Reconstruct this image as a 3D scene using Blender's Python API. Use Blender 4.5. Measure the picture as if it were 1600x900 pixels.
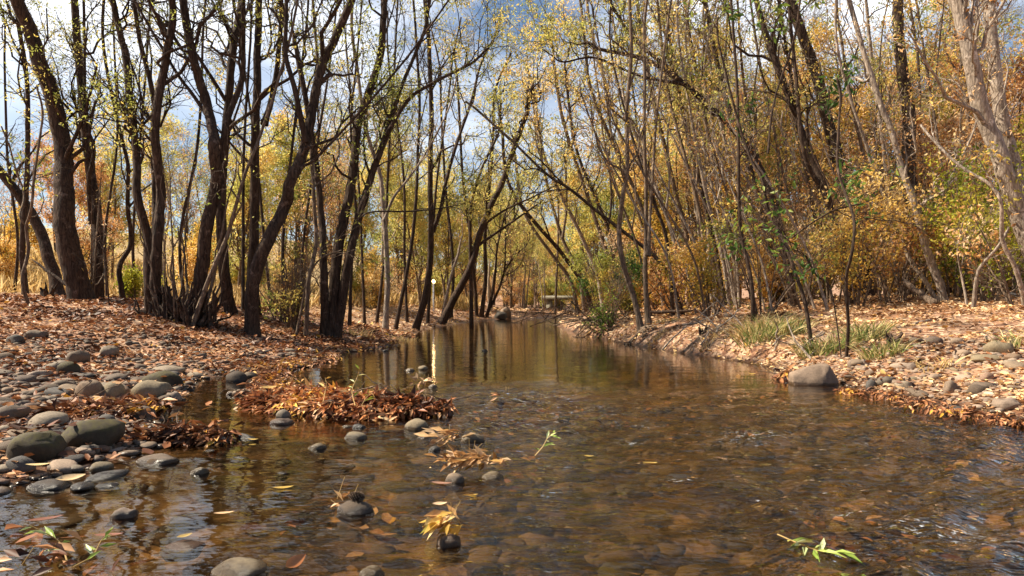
import bpy, bmesh, math, random
import numpy as np
from mathutils import Vector, Matrix
R = math.radians
for o in list(bpy.data.objects): bpy.data.objects.remove(o)
SC = bpy.context.scene
COL = SC.collection

# ------------------------------------------------------------------ camera, sky, sun, exposure
FPX, CH, HY = 1067.0, 0.75, 470.0            # focal length in photo pixels, eye height, horizon row
cd = bpy.data.cameras.new('camera'); cam = bpy.data.objects.new('camera', cd); COL.objects.link(cam)
cd.sensor_width = 36.0; cd.lens = 36.0 * FPX / 1600.0; cd.shift_y = (HY - 450) / 1600.0
cd.clip_start = 0.05; cd.clip_end = 2000
cam.location = (0, 0, CH); cam.rotation_euler = (R(90), 0, 0)
SC.camera = cam

SUN_EL, SUN_AZ = 46.0, -84.0                 # azimuth measured from +Y towards +X
w = bpy.data.worlds.new('World'); SC.world = w; w.use_nodes = True
nt = w.node_tree; bg = nt.nodes['Background']
sky = nt.nodes.new('ShaderNodeTexSky'); sky.sky_type = 'NISHITA'; sky.sun_disc = False
sky.sun_elevation = R(SUN_EL); sky.sun_rotation = R(SUN_AZ); sky.air_density = 1.0; sky.dust_density = 0.6; sky.ozone_density = 1.6
tc = nt.nodes.new('ShaderNodeTexCoord'); mp = nt.nodes.new('ShaderNodeMapping'); mp.inputs['Scale'].default_value = (1.6, 1.6, 4.2)
nz = nt.nodes.new('ShaderNodeTexNoise'); nz.inputs['Scale'].default_value = 1.7; nz.inputs['Detail'].default_value = 7; nz.inputs['Roughness'].default_value = .55
cr = nt.nodes.new('ShaderNodeValToRGB'); cr.color_ramp.elements[0].position = .36; cr.color_ramp.elements[1].position = .62
mx = nt.nodes.new('ShaderNodeMixRGB'); mx.inputs[2].default_value = (11.5, 11.8, 12.4, 1)
L = nt.links.new
L(tc.outputs['Generated'], mp.inputs[0]); L(mp.outputs[0], nz.inputs[0]); L(nz.outputs[0], cr.inputs[0])
sp = nt.nodes.new('ShaderNodeSeparateXYZ'); L(tc.outputs['Generated'], sp.inputs[0]); mrw = nt.nodes.new('ShaderNodeMapRange'); L(sp.outputs[1], mrw.inputs[0]); mrw.inputs[1].default_value = -.1; mrw.inputs[2].default_value = .75   # cloud cover shaped: kept upstream, so less fill light comes from behind
mrz = nt.nodes.new('ShaderNodeMapRange'); L(sp.outputs[2], mrz.inputs[0]); mrz.inputs[1].default_value = .12; mrz.inputs[2].default_value = .36; mrz.inputs[3].default_value = .12; mrz.inputs[4].default_value = 1.0
ml = nt.nodes.new('ShaderNodeMath'); ml.operation = 'MULTIPLY'; L(cr.outputs[0], ml.inputs[0]); L(mrw.outputs[0], ml.inputs[1])
ml2 = nt.nodes.new('ShaderNodeMath'); ml2.operation = 'MULTIPLY'; L(ml.outputs[0], ml2.inputs[0]); L(mrz.outputs[0], ml2.inputs[1]); L(ml2.outputs[0], mx.inputs[0])
L(sky.outputs[0], mx.inputs[1]); L(mx.outputs[0], bg.inputs[0]); bg.inputs[1].default_value = 0.062
sd = bpy.data.lights.new('sun', 'SUN'); sd.energy = 5.0; sd.angle = R(0.55); sd.color = (1.0, .90, .72)
so = bpy.data.objects.new('sun', sd); COL.objects.link(so)
sdir = Vector((math.sin(R(SUN_AZ)) * math.cos(R(SUN_EL)), math.cos(R(SUN_AZ)) * math.cos(R(SUN_EL)), math.sin(R(SUN_EL))))
so.rotation_euler = sdir.to_track_quat('Z', 'Y').to_euler()
so.location = sdir * 60
SC.view_settings.view_transform = 'Standard'; SC.view_settings.look = 'None'; SC.view_settings.gamma = 1
SC.view_settings.exposure = 1.1; SC.view_settings.use_curve_mapping = False
SC.render.engine = 'CYCLES'
SC.cycles.max_bounces = 5; SC.cycles.transparent_max_bounces = 8; SC.cycles.caustics_reflective = False; SC.cycles.caustics_refractive = False

# ------------------------------------------------------------------ numpy helpers
rng = np.random.default_rng(11); random.seed(11)
def smooth(a, b, x):
    t = np.clip((x - a) / (b - a), 0, 1); return t * t * (3 - 2 * t)
def _hash(i, j, s):
    n = (i.astype(np.int64) * 374761393 + j.astype(np.int64) * 668265263 + s * 974711) & 0x7fffffff
    n = ((n ^ (n >> 13)) * 1274126177) & 0x7fffffff
    n = n ^ (n >> 16)
    return (n & 0xffff) / 65535.0
def vnoise(x, y, s=0):
    x = np.asarray(x, float); y = np.asarray(y, float)
    xi = np.floor(x); yi = np.floor(y); fx = x - xi; fy = y - yi
    fx = fx * fx * (3 - 2 * fx); fy = fy * fy * (3 - 2 * fy)
    a = _hash(xi, yi, s); b = _hash(xi + 1, yi, s); c = _hash(xi, yi + 1, s); d = _hash(xi + 1, yi + 1, s)
    return (a * (1 - fx) + b * fx) * (1 - fy) + (c * (1 - fx) + d * fx) * fy - .5
def fbm(x, y, oct=4, s=0):
    v = 0; a = 1
    for k in range(oct):
        v = v + a * vnoise(x * 2 ** k + 17.3 * k, y * 2 ** k - 9.1 * k, s + k); a *= .5
    return v
def unit(v): return v / (np.linalg.norm(v, axis=-1, keepdims=True) + 1e-9)

def make_mesh(name, verts, faces, mat=None, rnd=None, smooth_=True):
    """faces: (n,k) index array (one k), or list of those arrays"""
    if isinstance(faces, np.ndarray): faces = [faces]
    faces = [f for f in faces if len(f)]
    me = bpy.data.meshes.new(name)
    me.vertices.add(len(verts)); me.vertices.foreach_set('co', np.asarray(verts, np.float32).ravel())
    li = np.concatenate([f.ravel() for f in faces]).astype(np.int32)
    cnt = np.concatenate([np.full(len(f), f.shape[1]) for f in faces])
    st = np.concatenate([[0], np.cumsum(cnt)[:-1]]).astype(np.int32)
    me.loops.add(len(li)); me.loops.foreach_set('vertex_index', li)
    me.polygons.add(len(cnt)); me.polygons.foreach_set('loop_start', st)
    me.update(calc_edges=True)
    if smooth_: me.polygons.foreach_set('use_smooth', np.ones(len(cnt), bool))
    if rnd is not None:
        at = me.attributes.new('rnd', 'FLOAT', 'POINT'); at.data.foreach_set('value', np.asarray(rnd, np.float32))
    if mat: me.materials.append(mat)
    return me
def link(name, me, parent=None, loc=None):
    o = bpy.data.objects.new(name, me); COL.objects.link(o)
    if parent: o.parent = parent
    if loc is not None: o.location = loc
    return o
def tag(o, label, cat, group=None, kind=None):
    if label: o['label'] = label
    if cat: o['category'] = cat
    if group: o['group'] = group
    if kind: o['kind'] = kind
    return o
def thing(name, label, cat, loc, group=None, rz=0):
    o = bpy.data.objects.new(name, None); COL.objects.link(o); o.location = loc; o.rotation_euler = (0, 0, rz); o.empty_display_size = .1
    return tag(o, label, cat, group)
def dup(rt, loc, rz=0, sc=1.0, label=None, group=None):
    r = rt.copy(); COL.objects.link(r); r.location = loc; r.rotation_euler = (0, 0, rz); r.scale = (sc, sc, sc) if np.isscalar(sc) else sc
    if label: r['label'] = label
    if group: r['group'] = group
    for ch in list(rt.children):
        c = ch.copy(); COL.objects.link(c); c.parent = r
    return r

# ------------------------------------------------------------------ materials
def newmat(name):
    m = bpy.data.materials.new(name); m.use_nodes = True; t = m.node_tree; t.nodes.clear()
    out = t.nodes.new('ShaderNodeOutputMaterial'); return m, t, out
def nd(t, typ, **kw):
    n = t.nodes.new(typ)
    for k, v in kw.items():
        if k in n.inputs.keys(): n.inputs[k].default_value = v
        else: setattr(n, k, v)
    return n
def ramp(t, stops, inp=None, mode='LINEAR'):
    n = t.nodes.new('ShaderNodeValToRGB'); cr = n.color_ramp; cr.interpolation = mode
    while len(cr.elements) < len(stops): cr.elements.new(.5)
    for e, (p, c) in zip(cr.elements, stops): e.position = p; e.color = (*c, 1)
    if inp is not None: t.links.new(inp, n.inputs[0])
    return n
def mapping(t, src, scale=(1, 1, 1), rot=(0, 0, 0)):
    n = t.nodes.new('ShaderNodeMapping'); n.inputs['Scale'].default_value = scale; n.inputs['Rotation'].default_value = rot
    t.links.new(src, n.inputs[0]); return n.outputs[0]
def mixc(t, a, b, f, mode='MIX'):
    n = t.nodes.new('ShaderNodeMixRGB'); n.blend_type = mode
    for i, v in ((0, f), (1, a), (2, b)):
        if isinstance(v, (int, float)): n.inputs[i].default_value = v
        elif isinstance(v, tuple): n.inputs[i].default_value = (*v, 1)
        else: t.links.new(v, n.inputs[i])
    return n.outputs[0]

def leaf_mat(name, stops, trans=.35, rough=.55, patch=0.0):
    m, t, out = newmat(name); l = t.links.new
    at = nd(t, 'ShaderNodeAttribute', attribute_name='rnd')
    rp = ramp(t, stops, at.outputs['Fac'])
    geo = nd(t, 'ShaderNodeTexCoord'); n = nd(t, 'ShaderNodeTexNoise', Scale=60.0, Detail=2.0); l(geo.outputs['Object'], n.inputs[0])
    c = mixc(t, rp.outputs[0], ramp(t, [(.3, (.75, .72, .66)), (.7, (1.2, 1.17, 1.1))], n.outputs[0]).outputs[0], .6, 'MULTIPLY')
    p = nd(t, 'ShaderNodeBsdfPrincipled', Roughness=rough); l(c, p.inputs['Base Color']); p.inputs['Specular IOR Level'].default_value = .25
    tr = nd(t, 'ShaderNodeBsdfTranslucent'); l(c, tr.inputs[0])
    mxs = nd(t, 'ShaderNodeMixShader'); mxs.inputs[0].default_value = trans
    l(p.outputs[0], mxs.inputs[1]); l(tr.outputs[0], mxs.inputs[2]); l(mxs.outputs[0], out.inputs[0]); return m

M = {}
M['litter'] = leaf_mat('leaf_litter_brown', [(0, (.05, .020, .011)), (.3, (.15, .055, .024)), (.55, (.32, .125, .050)), (.75, (.46, .21, .090)), (.93, (.64, .38, .20)), (1, (.64, .34, .05))], .12, .5)
M['litter_pale'] = leaf_mat('leaf_litter_tan', [(0, (.15, .07, .03)), (.25, (.38, .19, .085)), (.55, (.62, .39, .21)), (.85, (.80, .60, .40)), (1, (.76, .46, .12))], .12, .5)
M['pile'] = leaf_mat('leaf_pile_rust', [(0, (.08, .03, .015)), (.2, (.26, .085, .035)), (.45, (.50, .19, .07)), (.7, (.68, .34, .15)), (.9, (.80, .56, .32)), (1, (.82, .46, .08))], .15, .45)
M['drift'] = leaf_mat('drifted_leaf', [(0, (.20, .09, .03)), (.35, (.48, .24, .08)), (.65, (.62, .38, .18)), (.9, (.72, .50, .30)), (1, (.74, .42, .06))], .25, .4)
M['wet'] = leaf_mat('wet_leaf', [(0, (.05, .02, .014)), (.4, (.13, .05, .03)), (.8, (.26, .12, .08)), (1, (.38, .22, .15))], .1, .28)
M['olive'] = leaf_mat('willow_leaf_olive', [(0, (.25, .29, .06)), (.4, (.50, .50, .12)), (.75, (.72, .63, .18)), (1, (.84, .62, .16))], .58, .5)
M['yellow'] = leaf_mat('willow_leaf_yellow', [(0, (.44, .44, .11)), (.4, (.70, .64, .18)), (.8, (.86, .74, .26)), (1, (.90, .64, .20))], .58, .5)
M['gold'] = leaf_mat('leaf_gold', [(0, (.34, .30, .06)), (.3, (.72, .44, .08)), (.65, (.88, .60, .16)), (1, (.92, .70, .36))], .55, .5)
M['rust'] = leaf_mat('leaf_rust_orange', [(0, (.36, .16, .05)), (.35, (.70, .36, .12)), (.7, (.88, .54, .24)), (1, (.92, .70, .46))], .5, .5)
M['green'] = leaf_mat('leaf_green', [(0, (.05, .11, .02)), (.5, (.12, .22, .04)), (1, (.32, .36, .06))], .4, .45)
M['lime'] = leaf_mat('leaf_lime_yellow', [(0, (.14, .19, .02)), (.4, (.38, .40, .04)), (.8, (.62, .56, .06)), (1, (.70, .58, .10))], .5, .45)
M['grass'] = leaf_mat('grass_green', [(0, (.07, .10, .025)), (.3, (.18, .24, .06)), (.5, (.38, .36, .12)), (1, (.68, .52, .27))], .3, .45)
M['straw'] = leaf_mat('grass_straw', [(0, (.38, .25, .09)), (.5, (.68, .48, .20)), (1, (.85, .66, .36))], .35, .6)
M['twigbark'] = leaf_mat('twig_bark', [(0, (.05, .03, .02)), (.5, (.14, .09, .06)), (1, (.36, .26, .19))], 0, .8)
M['sprig'] = leaf_mat('sprig_leaf', [(0, (.22, .33, .05)), (.4, (.42, .50, .12)), (.7, (.62, .66, .38)), (1, (.68, .60, .12))], .3, .4)

def bark_mat(name, dark, light, sc=1.0):
    m, t, out = newmat(name); l = t.links.new
    tcn = nd(t, 'ShaderNodeTexCoord')
    v = mapping(t, tcn.outputs['Object'], (34 * sc, 34 * sc, 5 * sc)); n1 = nd(t, 'ShaderNodeTexNoise', Scale=1.0, Detail=5.0, Roughness=.65); l(v, n1.inputs[0])
    n1.inputs['Distortion'].default_value = .8
    vo = nd(t, 'ShaderNodeTexVoronoi', Scale=1.0, feature='DISTANCE_TO_EDGE'); l(mapping(t, tcn.outputs['Object'], (22 * sc, 22 * sc, 4 * sc)), vo.inputs[0])
    n2 = nd(t, 'ShaderNodeTexNoise', Scale=2.2, Detail=3.0); l(tcn.outputs['Object'], n2.inputs[0])
    c = ramp(t, [(.32, dark), (.68, light)], n1.outputs[0]).outputs[0]
    c = mixc(t, c, ramp(t, [(.3, (.6, .58, .56)), (.7, (1.25, 1.2, 1.1))], n2.outputs[0]).outputs[0], .8, 'MULTIPLY')
    c = mixc(t, c, ramp(t, [(0.0, (.35, .33, .32)), (.12, (1, 1, 1))], vo.outputs[0]).outputs[0], .7, 'MULTIPLY')
    n7 = nd(t, 'ShaderNodeTexNoise', Scale=7.0, Detail=7.0, Roughness=.7); l(tcn.outputs['Object'], n7.inputs[0])
    c = mixc(t, c, tuple(min(1, v * 1.9 + .03) for v in light), ramp(t, [(.58, (0, 0, 0)), (.66, (.55,) * 3)], n7.outputs[0]).outputs[0])
    p = nd(t, 'ShaderNodeBsdfPrincipled', Roughness=.88); l(c, p.inputs['Base Color']); p.inputs['Specular IOR Level'].default_value = .2
    b = nd(t, 'ShaderNodeBump', Strength=1.0, Distance=.03); l(mixc(t, n1.outputs[0], vo.outputs[0], .5), b.inputs['Height']); l(b.outputs[0], p.inputs['Normal'])
    l(p.outputs[0], out.inputs[0]); return m
M['bark'] = bark_mat('bark_dark', (.028, .018, .013), (.12, .078, .056))
M['bark_mid'] = bark_mat('bark_brown', (.09, .06, .042), (.30, .22, .16))
M['bark_pale'] = bark_mat('bark_pale', (.22, .17, .13), (.52, .43, .36))

def stone_mat(name, cols, moss=0.0, wet=0.0):
    m, t, out = newmat(name); l = t.links.new
    tcn = nd(t, 'ShaderNodeTexCoord'); oi = nd(t, 'ShaderNodeObjectInfo'); at = nd(t, 'ShaderNodeAttribute', attribute_name='rnd')
    ad = nd(t, 'ShaderNodeMath', operation='ADD'); l(oi.outputs['Random'], ad.inputs[0]); l(at.outputs['Fac'], ad.inputs[1])
    fr = nd(t, 'ShaderNodeMath', operation='FRACT'); l(ad.outputs[0], fr.inputs[0])
    base = ramp(t, [(i / (len(cols) - 1), c) for i, c in enumerate(cols)], fr.outputs[0]).outputs[0]
    n1 = nd(t, 'ShaderNodeTexNoise', Scale=9.0, Detail=8.0, Roughness=.7); l(tcn.outputs['Object'], n1.inputs[0])
    n2 = nd(t, 'ShaderNodeTexNoise', Scale=150.0, Detail=2.0); l(tcn.outputs['Object'], n2.inputs[0])
    c = mixc(t, base, ramp(t, [(.3, (.6, .58, .55)), (.7, (1.3, 1.28, 1.25))], n1.outputs[0]).outputs[0], .8, 'MULTIPLY')
    c = mixc(t, c, ramp(t, [(.35, (.6, .6, .6)), (.65, (1.25, 1.22, 1.2))], n2.outputs[0]).outputs[0], .55, 'MULTIPLY')
    geo = nd(t, 'ShaderNodeNewGeometry'); sx = nd(t, 'ShaderNodeSeparateXYZ'); l(geo.outputs['Position'], sx.inputs[0])
    if moss:
        n3 = nd(t, 'ShaderNodeTexNoise', Scale=7.0, Detail=6.0); l(tcn.outputs['Object'], n3.inputs[0])
        sn = nd(t, 'ShaderNodeSeparateXYZ'); l(geo.outputs['Normal'], sn.inputs[0])
        mm = nd(t, 'ShaderNodeMath', operation='MULTIPLY'); l(ramp(t, [(.35, (0, 0, 0)), (.6, (1, 1, 1))], n3.outputs[0]).outputs[0], mm.inputs[0]); l(ramp(t, [(.1, (0, 0, 0)), (.6, (moss,) * 3)], sn.outputs[2]).outputs[0], mm.inputs[1])
        c = mixc(t, c, (.085, .07, .014), mm.outputs[0])
    # waterline: the lowest few centimetres above the creek surface are wet (a real wet band at world height 0-2 cm)
    n4 = nd(t, 'ShaderNodeTexNoise', Scale=20.0); l(geo.outputs['Position'], n4.inputs[0])
    zz = nd(t, 'ShaderNodeMath', operation='MULTIPLY_ADD'); l(n4.outputs[0], zz.inputs[0]); zz.inputs[1].default_value = -.03; l(sx.outputs[2], zz.inputs[2])
    wetf = ramp(t, [(0.0, (1, 1, 1)), (.012, (0, 0, 0))], zz.outputs[0]).outputs[0]
    c = mixc(t, c, mixc(t, c, (.38, .34, .30), 1.0, 'MULTIPLY'), wetf)
    p = nd(t, 'ShaderNodeBsdfPrincipled', Roughness=.8); l(c, p.inputs['Base Color'])
    dry = ramp(t, [(.0, (0, 0, 0)), (.5, (0, 0, 0)), (.5001, (1, 1, 1))]); mrz = nd(t, 'ShaderNodeMapRange'); l(sx.outputs[2], mrz.inputs[0]); mrz.inputs[1].default_value = -.02; mrz.inputs[2].default_value = .01; l(mrz.outputs[0], dry.inputs[0])
    gls = nd(t, 'ShaderNodeMath', operation='MULTIPLY'); l(wetf, gls.inputs[0]); l(dry.outputs[0], gls.inputs[1])
    l(ramp(t, [(0, (.8,) * 3), (1, (.25,) * 3)], gls.outputs[0]).outputs[0], p.inputs['Roughness']); p.inputs['Specular IOR Level'].default_value = .35
    b = nd(t, 'ShaderNodeBump', Strength=.5, Distance=.01); l(mixc(t, n1.outputs[0], n2.outputs[0], .35), b.inputs['Height']); l(b.outputs[0], p.inputs['Normal'])
    l(p.outputs[0], out.inputs[0]); return m
M['stone'] = stone_mat('stone_grey_brown', [(.07, .05, .036), (.17, .12, .08), (.12, .09, .07), (.25, .18, .12), (.16, .088, .055), (.10, .085, .072), (.30, .235, .165)])
M['stone_pale'] = stone_mat('stone_pale', [(.22, .155, .11), (.31, .225, .16), (.22, .165, .13), (.38, .285, .21), (.29, .18, .125)])
M['stone_moss'] = stone_mat('stone_mossy', [(.055, .041, .026), (.075, .055, .034)], moss=.7)
M['stone_dark'] = stone_mat('stone_dark_wet', [(.07, .06, .055), (.11, .095, .08), (.09, .08, .075)])
M['stone_light'] = stone_mat('stone_buff', [(.24, .185, .115), (.21, .165, .105)])
M['bedstone'] = stone_mat('stone_riverbed', [(.06, .045, .022), (.19, .135, .06), (.36, .24, .11), (.15, .135, .045), (.50, .34, .18), (.10, .08, .045)])

# ------------------------------------------------------------------ terrain
CREEK = [(-1.9, -6), (-1.9, 1), (-1.97, 2.2), (-2.07, 2.76), (-1.93, 3.08), (-1.84, 3.3), (-1.75, 3.7), (-2.2, 4.15), (-2.4, 4.6), (-2.63, 5.5), (-3.05, 6.5),
         (-2.5, 7.2), (-2.35, 7.8), (-2.25, 8.4), (-2.45, 9.4), (-2.35, 10.7), (-2.05, 13.3), (-2.3, 17.8), (-1.7, 22.9), (-.27, 28.4), (.6, 29.2), (1.7, 30.2), (3, 33), (4, 37), (3.5, 44), (2.4, 60),
         (4.2, 60), (5.4, 44), (5.6, 36), (4.3, 32), (2.7, 28), (1.9, 24), (1.3, 20), (1.6, 14.5), (2.1, 11.4), (2.6, 9.4), (2.95, 7.9), (2.78, 6.9), (3.0, 6.1), (3.0, 5.2), (3.1, 4.7), (3.24, 4.3), (3.4, 3), (3.5, 1), (3.5, -6)]
CP = np.array(CREEK, float)
def sdist(x, y):
    x = np.asarray(x, float); y = np.asarray(y, float)
    d = np.full(x.shape, 1e9); ins = np.zeros(x.shape, bool)
    n = len(CP)
    for i in range(n):
        ax, ay = CP[i]; bx, by = CP[(i + 1) % n]
        ex, ey = bx - ax, by - ay
        t = np.clip(((x - ax) * ex + (y - ay) * ey) / (ex * ex + ey * ey), 0, 1)
        d = np.minimum(d, np.hypot(x - ax - t * ex, y - ay - t * ey))
        c = ((ay > y) != (by > y)) & (x < ex * (y - ay) / (ey if ey else 1e-9) + ax)
        ins ^= c
    return np.where(ins, -d, d)
def height_exact(x, y):
    d = sdist(x, y) + .10 * fbm(x * 1.3, y * 1.3, 3, 5)
    dl = np.maximum(d, 0)
    left_far = np.interp(dl, [0, .4, 1.2, 2.6, 5, 10, 30, 80, 300], [0, .07, .2, .50, .74, .95, 1.7, 3.5, 9])
    left_near = np.interp(dl, [0, .4, 1.2, 2.6, 5, 10, 30, 80, 300], [0, .05, .13, .27, .55, .9, 1.7, 3.5, 9])
    right_far = np.interp(dl, [0, .2, .55, 1.2, 3, 6, 10, 30, 80, 300], [0, .22, .36, .42, .55, .78, .95, 1.8, 5, 14])
    right_near = np.interp(dl, [0, .4, .9, 2, 5, 10, 30, 80, 300], [0, .12, .25, .42, .72, .92, 1.8, 5, 14])
    bar = np.interp(dl, [0, .5, 2, 5, 10, 30, 80, 300], [0, .12, .25, .38, .6, 1.2, 2.8, 7])
    lf = left_near + (left_far - left_near) * smooth(7.0, 9.5, y)
    rf = right_near + (right_far - right_near) * smooth(7.2, 9, y) * (1 - .5 * smooth(15, 22, y))
    side = smooth(-.4, .8, x - .5 - np.clip(y - 20, 0, 20) * .16)
    land = lf + (rf - lf) * side
    fb = smooth(26, 30, y) * (1 - smooth(6, 12, np.abs(x - 0)))
    land = land + (bar - land) * fb
    # scrub hillside far to the left
    land = land + 4.5 * smooth(14, 60, y) * smooth(14, 34, -x) + 3.0 * smooth(45, 120, y) * smooth(0, 30, np.abs(x - 3))
    land = land + .05 * fbm(x * .9, y * .9, 4, 1) * smooth(0, .8, dl) + .02 * fbm(x * 6, y * 6, 3, 2) * smooth(0, .2, dl) + .5 * fbm(x * .07, y * .07, 3, 3) * smooth(12, 40, dl)
    bed = np.interp(-d, [0, .15, .5, 1.3, 2.5], [0, -.05, -.10, -.19, -.25])
    sh = smooth(-.2, -1.2, x) * smooth(5, 3.5, y)          # shallow, stony margin near lower left
    bed = bed * (1 - .55 * sh) + .05 * fbm(x * 3.5, y * 3.5, 3, 8) * smooth(0, .4, -d)
    return np.where(d > 0, land, np.minimum(bed, -.004))

def axis(segs):
    out = [segs[0][0]]
    for a, b, s0, s1 in segs:
        p = a; 
        while p < b - 1e-6:
            f = (p - a) / (b - a); p = min(b, p + s0 + (s1 - s0) * f); out.append(p)
    return np.array(out)
gx = np.concatenate([-axis([(6, 400, .1, 30)])[::-1], axis([(-6, 6, .055, .055)])[1:-1], axis([(6, 400, .1, 30)])])
gy = axis([(-30, -1, 6, .6), (-1, 1.5, .3, .06), (1.5, 10, .05, .06), (10, 30, .07, .3), (30, 600, .4, 40)])
GX, GY = np.meshgrid(gx, gy)
GZ = height_exact(GX, GY)
def H(x, y):
    x = np.asarray(x, float); y = np.asarray(y, float)
    i = np.clip(np.searchsorted(gx, x) - 1, 0, len(gx) - 2); j = np.clip(np.searchsorted(gy, y) - 1, 0, len(gy) - 2)
    fx = (x - gx[i]) / (gx[i + 1] - gx[i]); fy = (y - gy[j]) / (gy[j + 1] - gy[j])
    return (GZ[j, i] * (1 - fx) + GZ[j, i + 1] * fx) * (1 - fy) + (GZ[j + 1, i] * (1 - fx) + GZ[j + 1, i + 1] * fx) * fy
def P(px, py, Y): return np.array([(px - 800) / FPX * Y, Y, CH + (HY - py) / FPX * Y])
def hit(px, py, water=True):
    """where the sight line of a photo pixel meets the ground or the water (used to measure places off the photo)"""
    Y = np.geomspace(1.4, 90, 1500); p = np.stack([(px - 800) / FPX * Y, Y, CH + (HY - py) / FPX * Y], 1)
    h = H(p[:, 0], p[:, 1]); h = np.maximum(h, 0) if water else h
    k = np.argmax(p[:, 2] <= h)
    if not (p[:, 2] <= h).any(): k = np.searchsorted(Y, 30)
    return p[k]
nx, ny = len(gx), len(gy)
idx = np.arange(nx * ny).reshape(ny, nx)
gf = np.stack([idx[:-1, :-1], idx[:-1, 1:], idx[1:, 1:], idx[1:, :-1]], -1).reshape(-1, 4)

def ground_material():
    m, t, out = newmat('ground_soil_and_litter'); l = t.links.new
    tcn = nd(t, 'ShaderNodeTexCoord'); P0 = tcn.outputs['Object']
    sx = nd(t, 'ShaderNodeSeparateXYZ'); l(P0, sx.inputs[0])
    vo = nd(t, 'ShaderNodeTexVoronoi', Scale=16.0); dn = nd(t, 'ShaderNodeTexNoise', Scale=14.0, Detail=3.0); l(P0, dn.inputs[0])
    l(mixc(t, P0, dn.outputs['Color'], .06), vo.inputs[0])
    sc = nd(t, 'ShaderNodeSeparateColor'); l(vo.outputs['Color'], sc.inputs[0])
    lit = ramp(t, [(0, (.10, .05, .03)), (.3, (.24, .11, .06)), (.6, (.38, .20, .11)), (.85, (.52, .33, .21)), (1, (.60, .42, .28))], sc.outputs[0]).outputs[0]
    n1 = nd(t, 'ShaderNodeTexNoise', Scale=.8, Detail=6.0); l(P0, n1.inputs[0])
    soil = ramp(t, [(.3, (.13, .085, .056)), (.7, (.34, .23, .155))], n1.outputs[0]).outputs[0]
    n2 = nd(t, 'ShaderNodeTexNoise', Scale=2.5, Detail=5.0); l(P0, n2.inputs[0])
    land = mixc(t, soil, lit, ramp(t, [(.36, (.25,) * 3), (.56, (1,) * 3)], n2.outputs[0]).outputs[0])
    # dry grass further off
    ng = nd(t, 'ShaderNodeTexNoise', Scale=3.0, Detail=8.0, Roughness=.7); l(P0, ng.inputs[0])
    gr = ramp(t, [(.3, (.22, .13, .06)), (.5, (.42, .28, .12)), (.7, (.56, .42, .20))], ng.outputs[0]).outputs[0]
    mr = nd(t, 'ShaderNodeMapRange'); l(sx.outputs[1], mr.inputs[0]); mr.inputs[1].default_value = 13; mr.inputs[2].default_value = 22
    ab = nd(t, 'ShaderNodeMath', operation='MULTIPLY'); l(sx.outputs[0], ab.inputs[0]); ab.inputs[1].default_value = -1
    mr2 = nd(t, 'ShaderNodeMapRange'); l(ab.outputs[0], mr2.inputs[0]); mr2.inputs[1].default_value = 3; mr2.inputs[2].default_value = 7
    mm = nd(t, 'ShaderNodeMath', operation='MULTIPLY'); l(mr.outputs[0], mm.inputs[0]); l(mr2.outputs[0], mm.inputs[1])
    land = mixc(t, land, gr, mm.outputs[0])
    # creek bed
    vb = nd(t, 'ShaderNodeTexVoronoi', Scale=9.0); l(mixc(t, P0, dn.outputs['Color'], .08), vb.inputs[0]); sb = nd(t, 'ShaderNodeSeparateColor'); l(vb.outputs['Color'], sb.inputs[0])
    bed = ramp(t, [(0, (.06, .045, .022)), (.35, (.20, .14, .06)), (.7, (.36, .25, .12)), (.9, (.58, .40, .22)), (1, (.20, .19, .06))], sb.outputs[0]).outputs[0]
    nb = nd(t, 'ShaderNodeTexNoise', Scale=1.6, Detail=5.0); l(P0, nb.inputs[0])
    bed = mixc(t, bed, ramp(t, [(.38, (.22, .19, .14)), (.52, (.8, .72, .6)), (.66, (1.5, 1.3, 1.05))], nb.outputs[0]).outputs[0], .9, 'MULTIPLY')
    f = ramp(t, [(0, (0, 0, 0)), (1, (1, 1, 1))]); mz = nd(t, 'ShaderNodeMapRange'); l(sx.outputs[2], mz.inputs[0]); mz.inputs[1].default_value = -.03; mz.inputs[2].default_value = .012
    c = mixc(t, bed, land, mz.outputs[0])
    mw = nd(t, 'ShaderNodeMapRange'); l(sx.outputs[2], mw.inputs[0]); mw.inputs[1].default_value = .02; mw.inputs[2].default_value = .09
    c = mixc(t, mixc(t, c, (.42, .38, .36), 1.0, 'MULTIPLY'), c, mw.outputs[0])
    p = nd(t, 'ShaderNodeBsdfPrincipled'); l(c, p.inputs['Base Color']); p.inputs['Specular IOR Level'].default_value = .25
    l(ramp(t, [(0, (.4,) * 3), (1, (.92,) * 3)], mw.outputs[0]).outputs[0], p.inputs['Roughness'])
    n5 = nd(t, 'ShaderNodeTexNoise', Scale=30.0, Detail=4.0); l(P0, n5.inputs[0])
    b = nd(t, 'ShaderNodeBump', Strength=.8, Distance=.03); l(mixc(t, vo.outputs['Distance'], n5.outputs[0], .5), b.inputs['Height']); l(b.outputs[0], p.inputs['Normal'])
    l(p.outputs[0], out.inputs[0]); return m
ground = link('ground', make_mesh('ground', np.stack([GX, GY, GZ], -1).reshape(-1, 3), gf, ground_material()))
ground['kind'] = 'structure'

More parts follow.
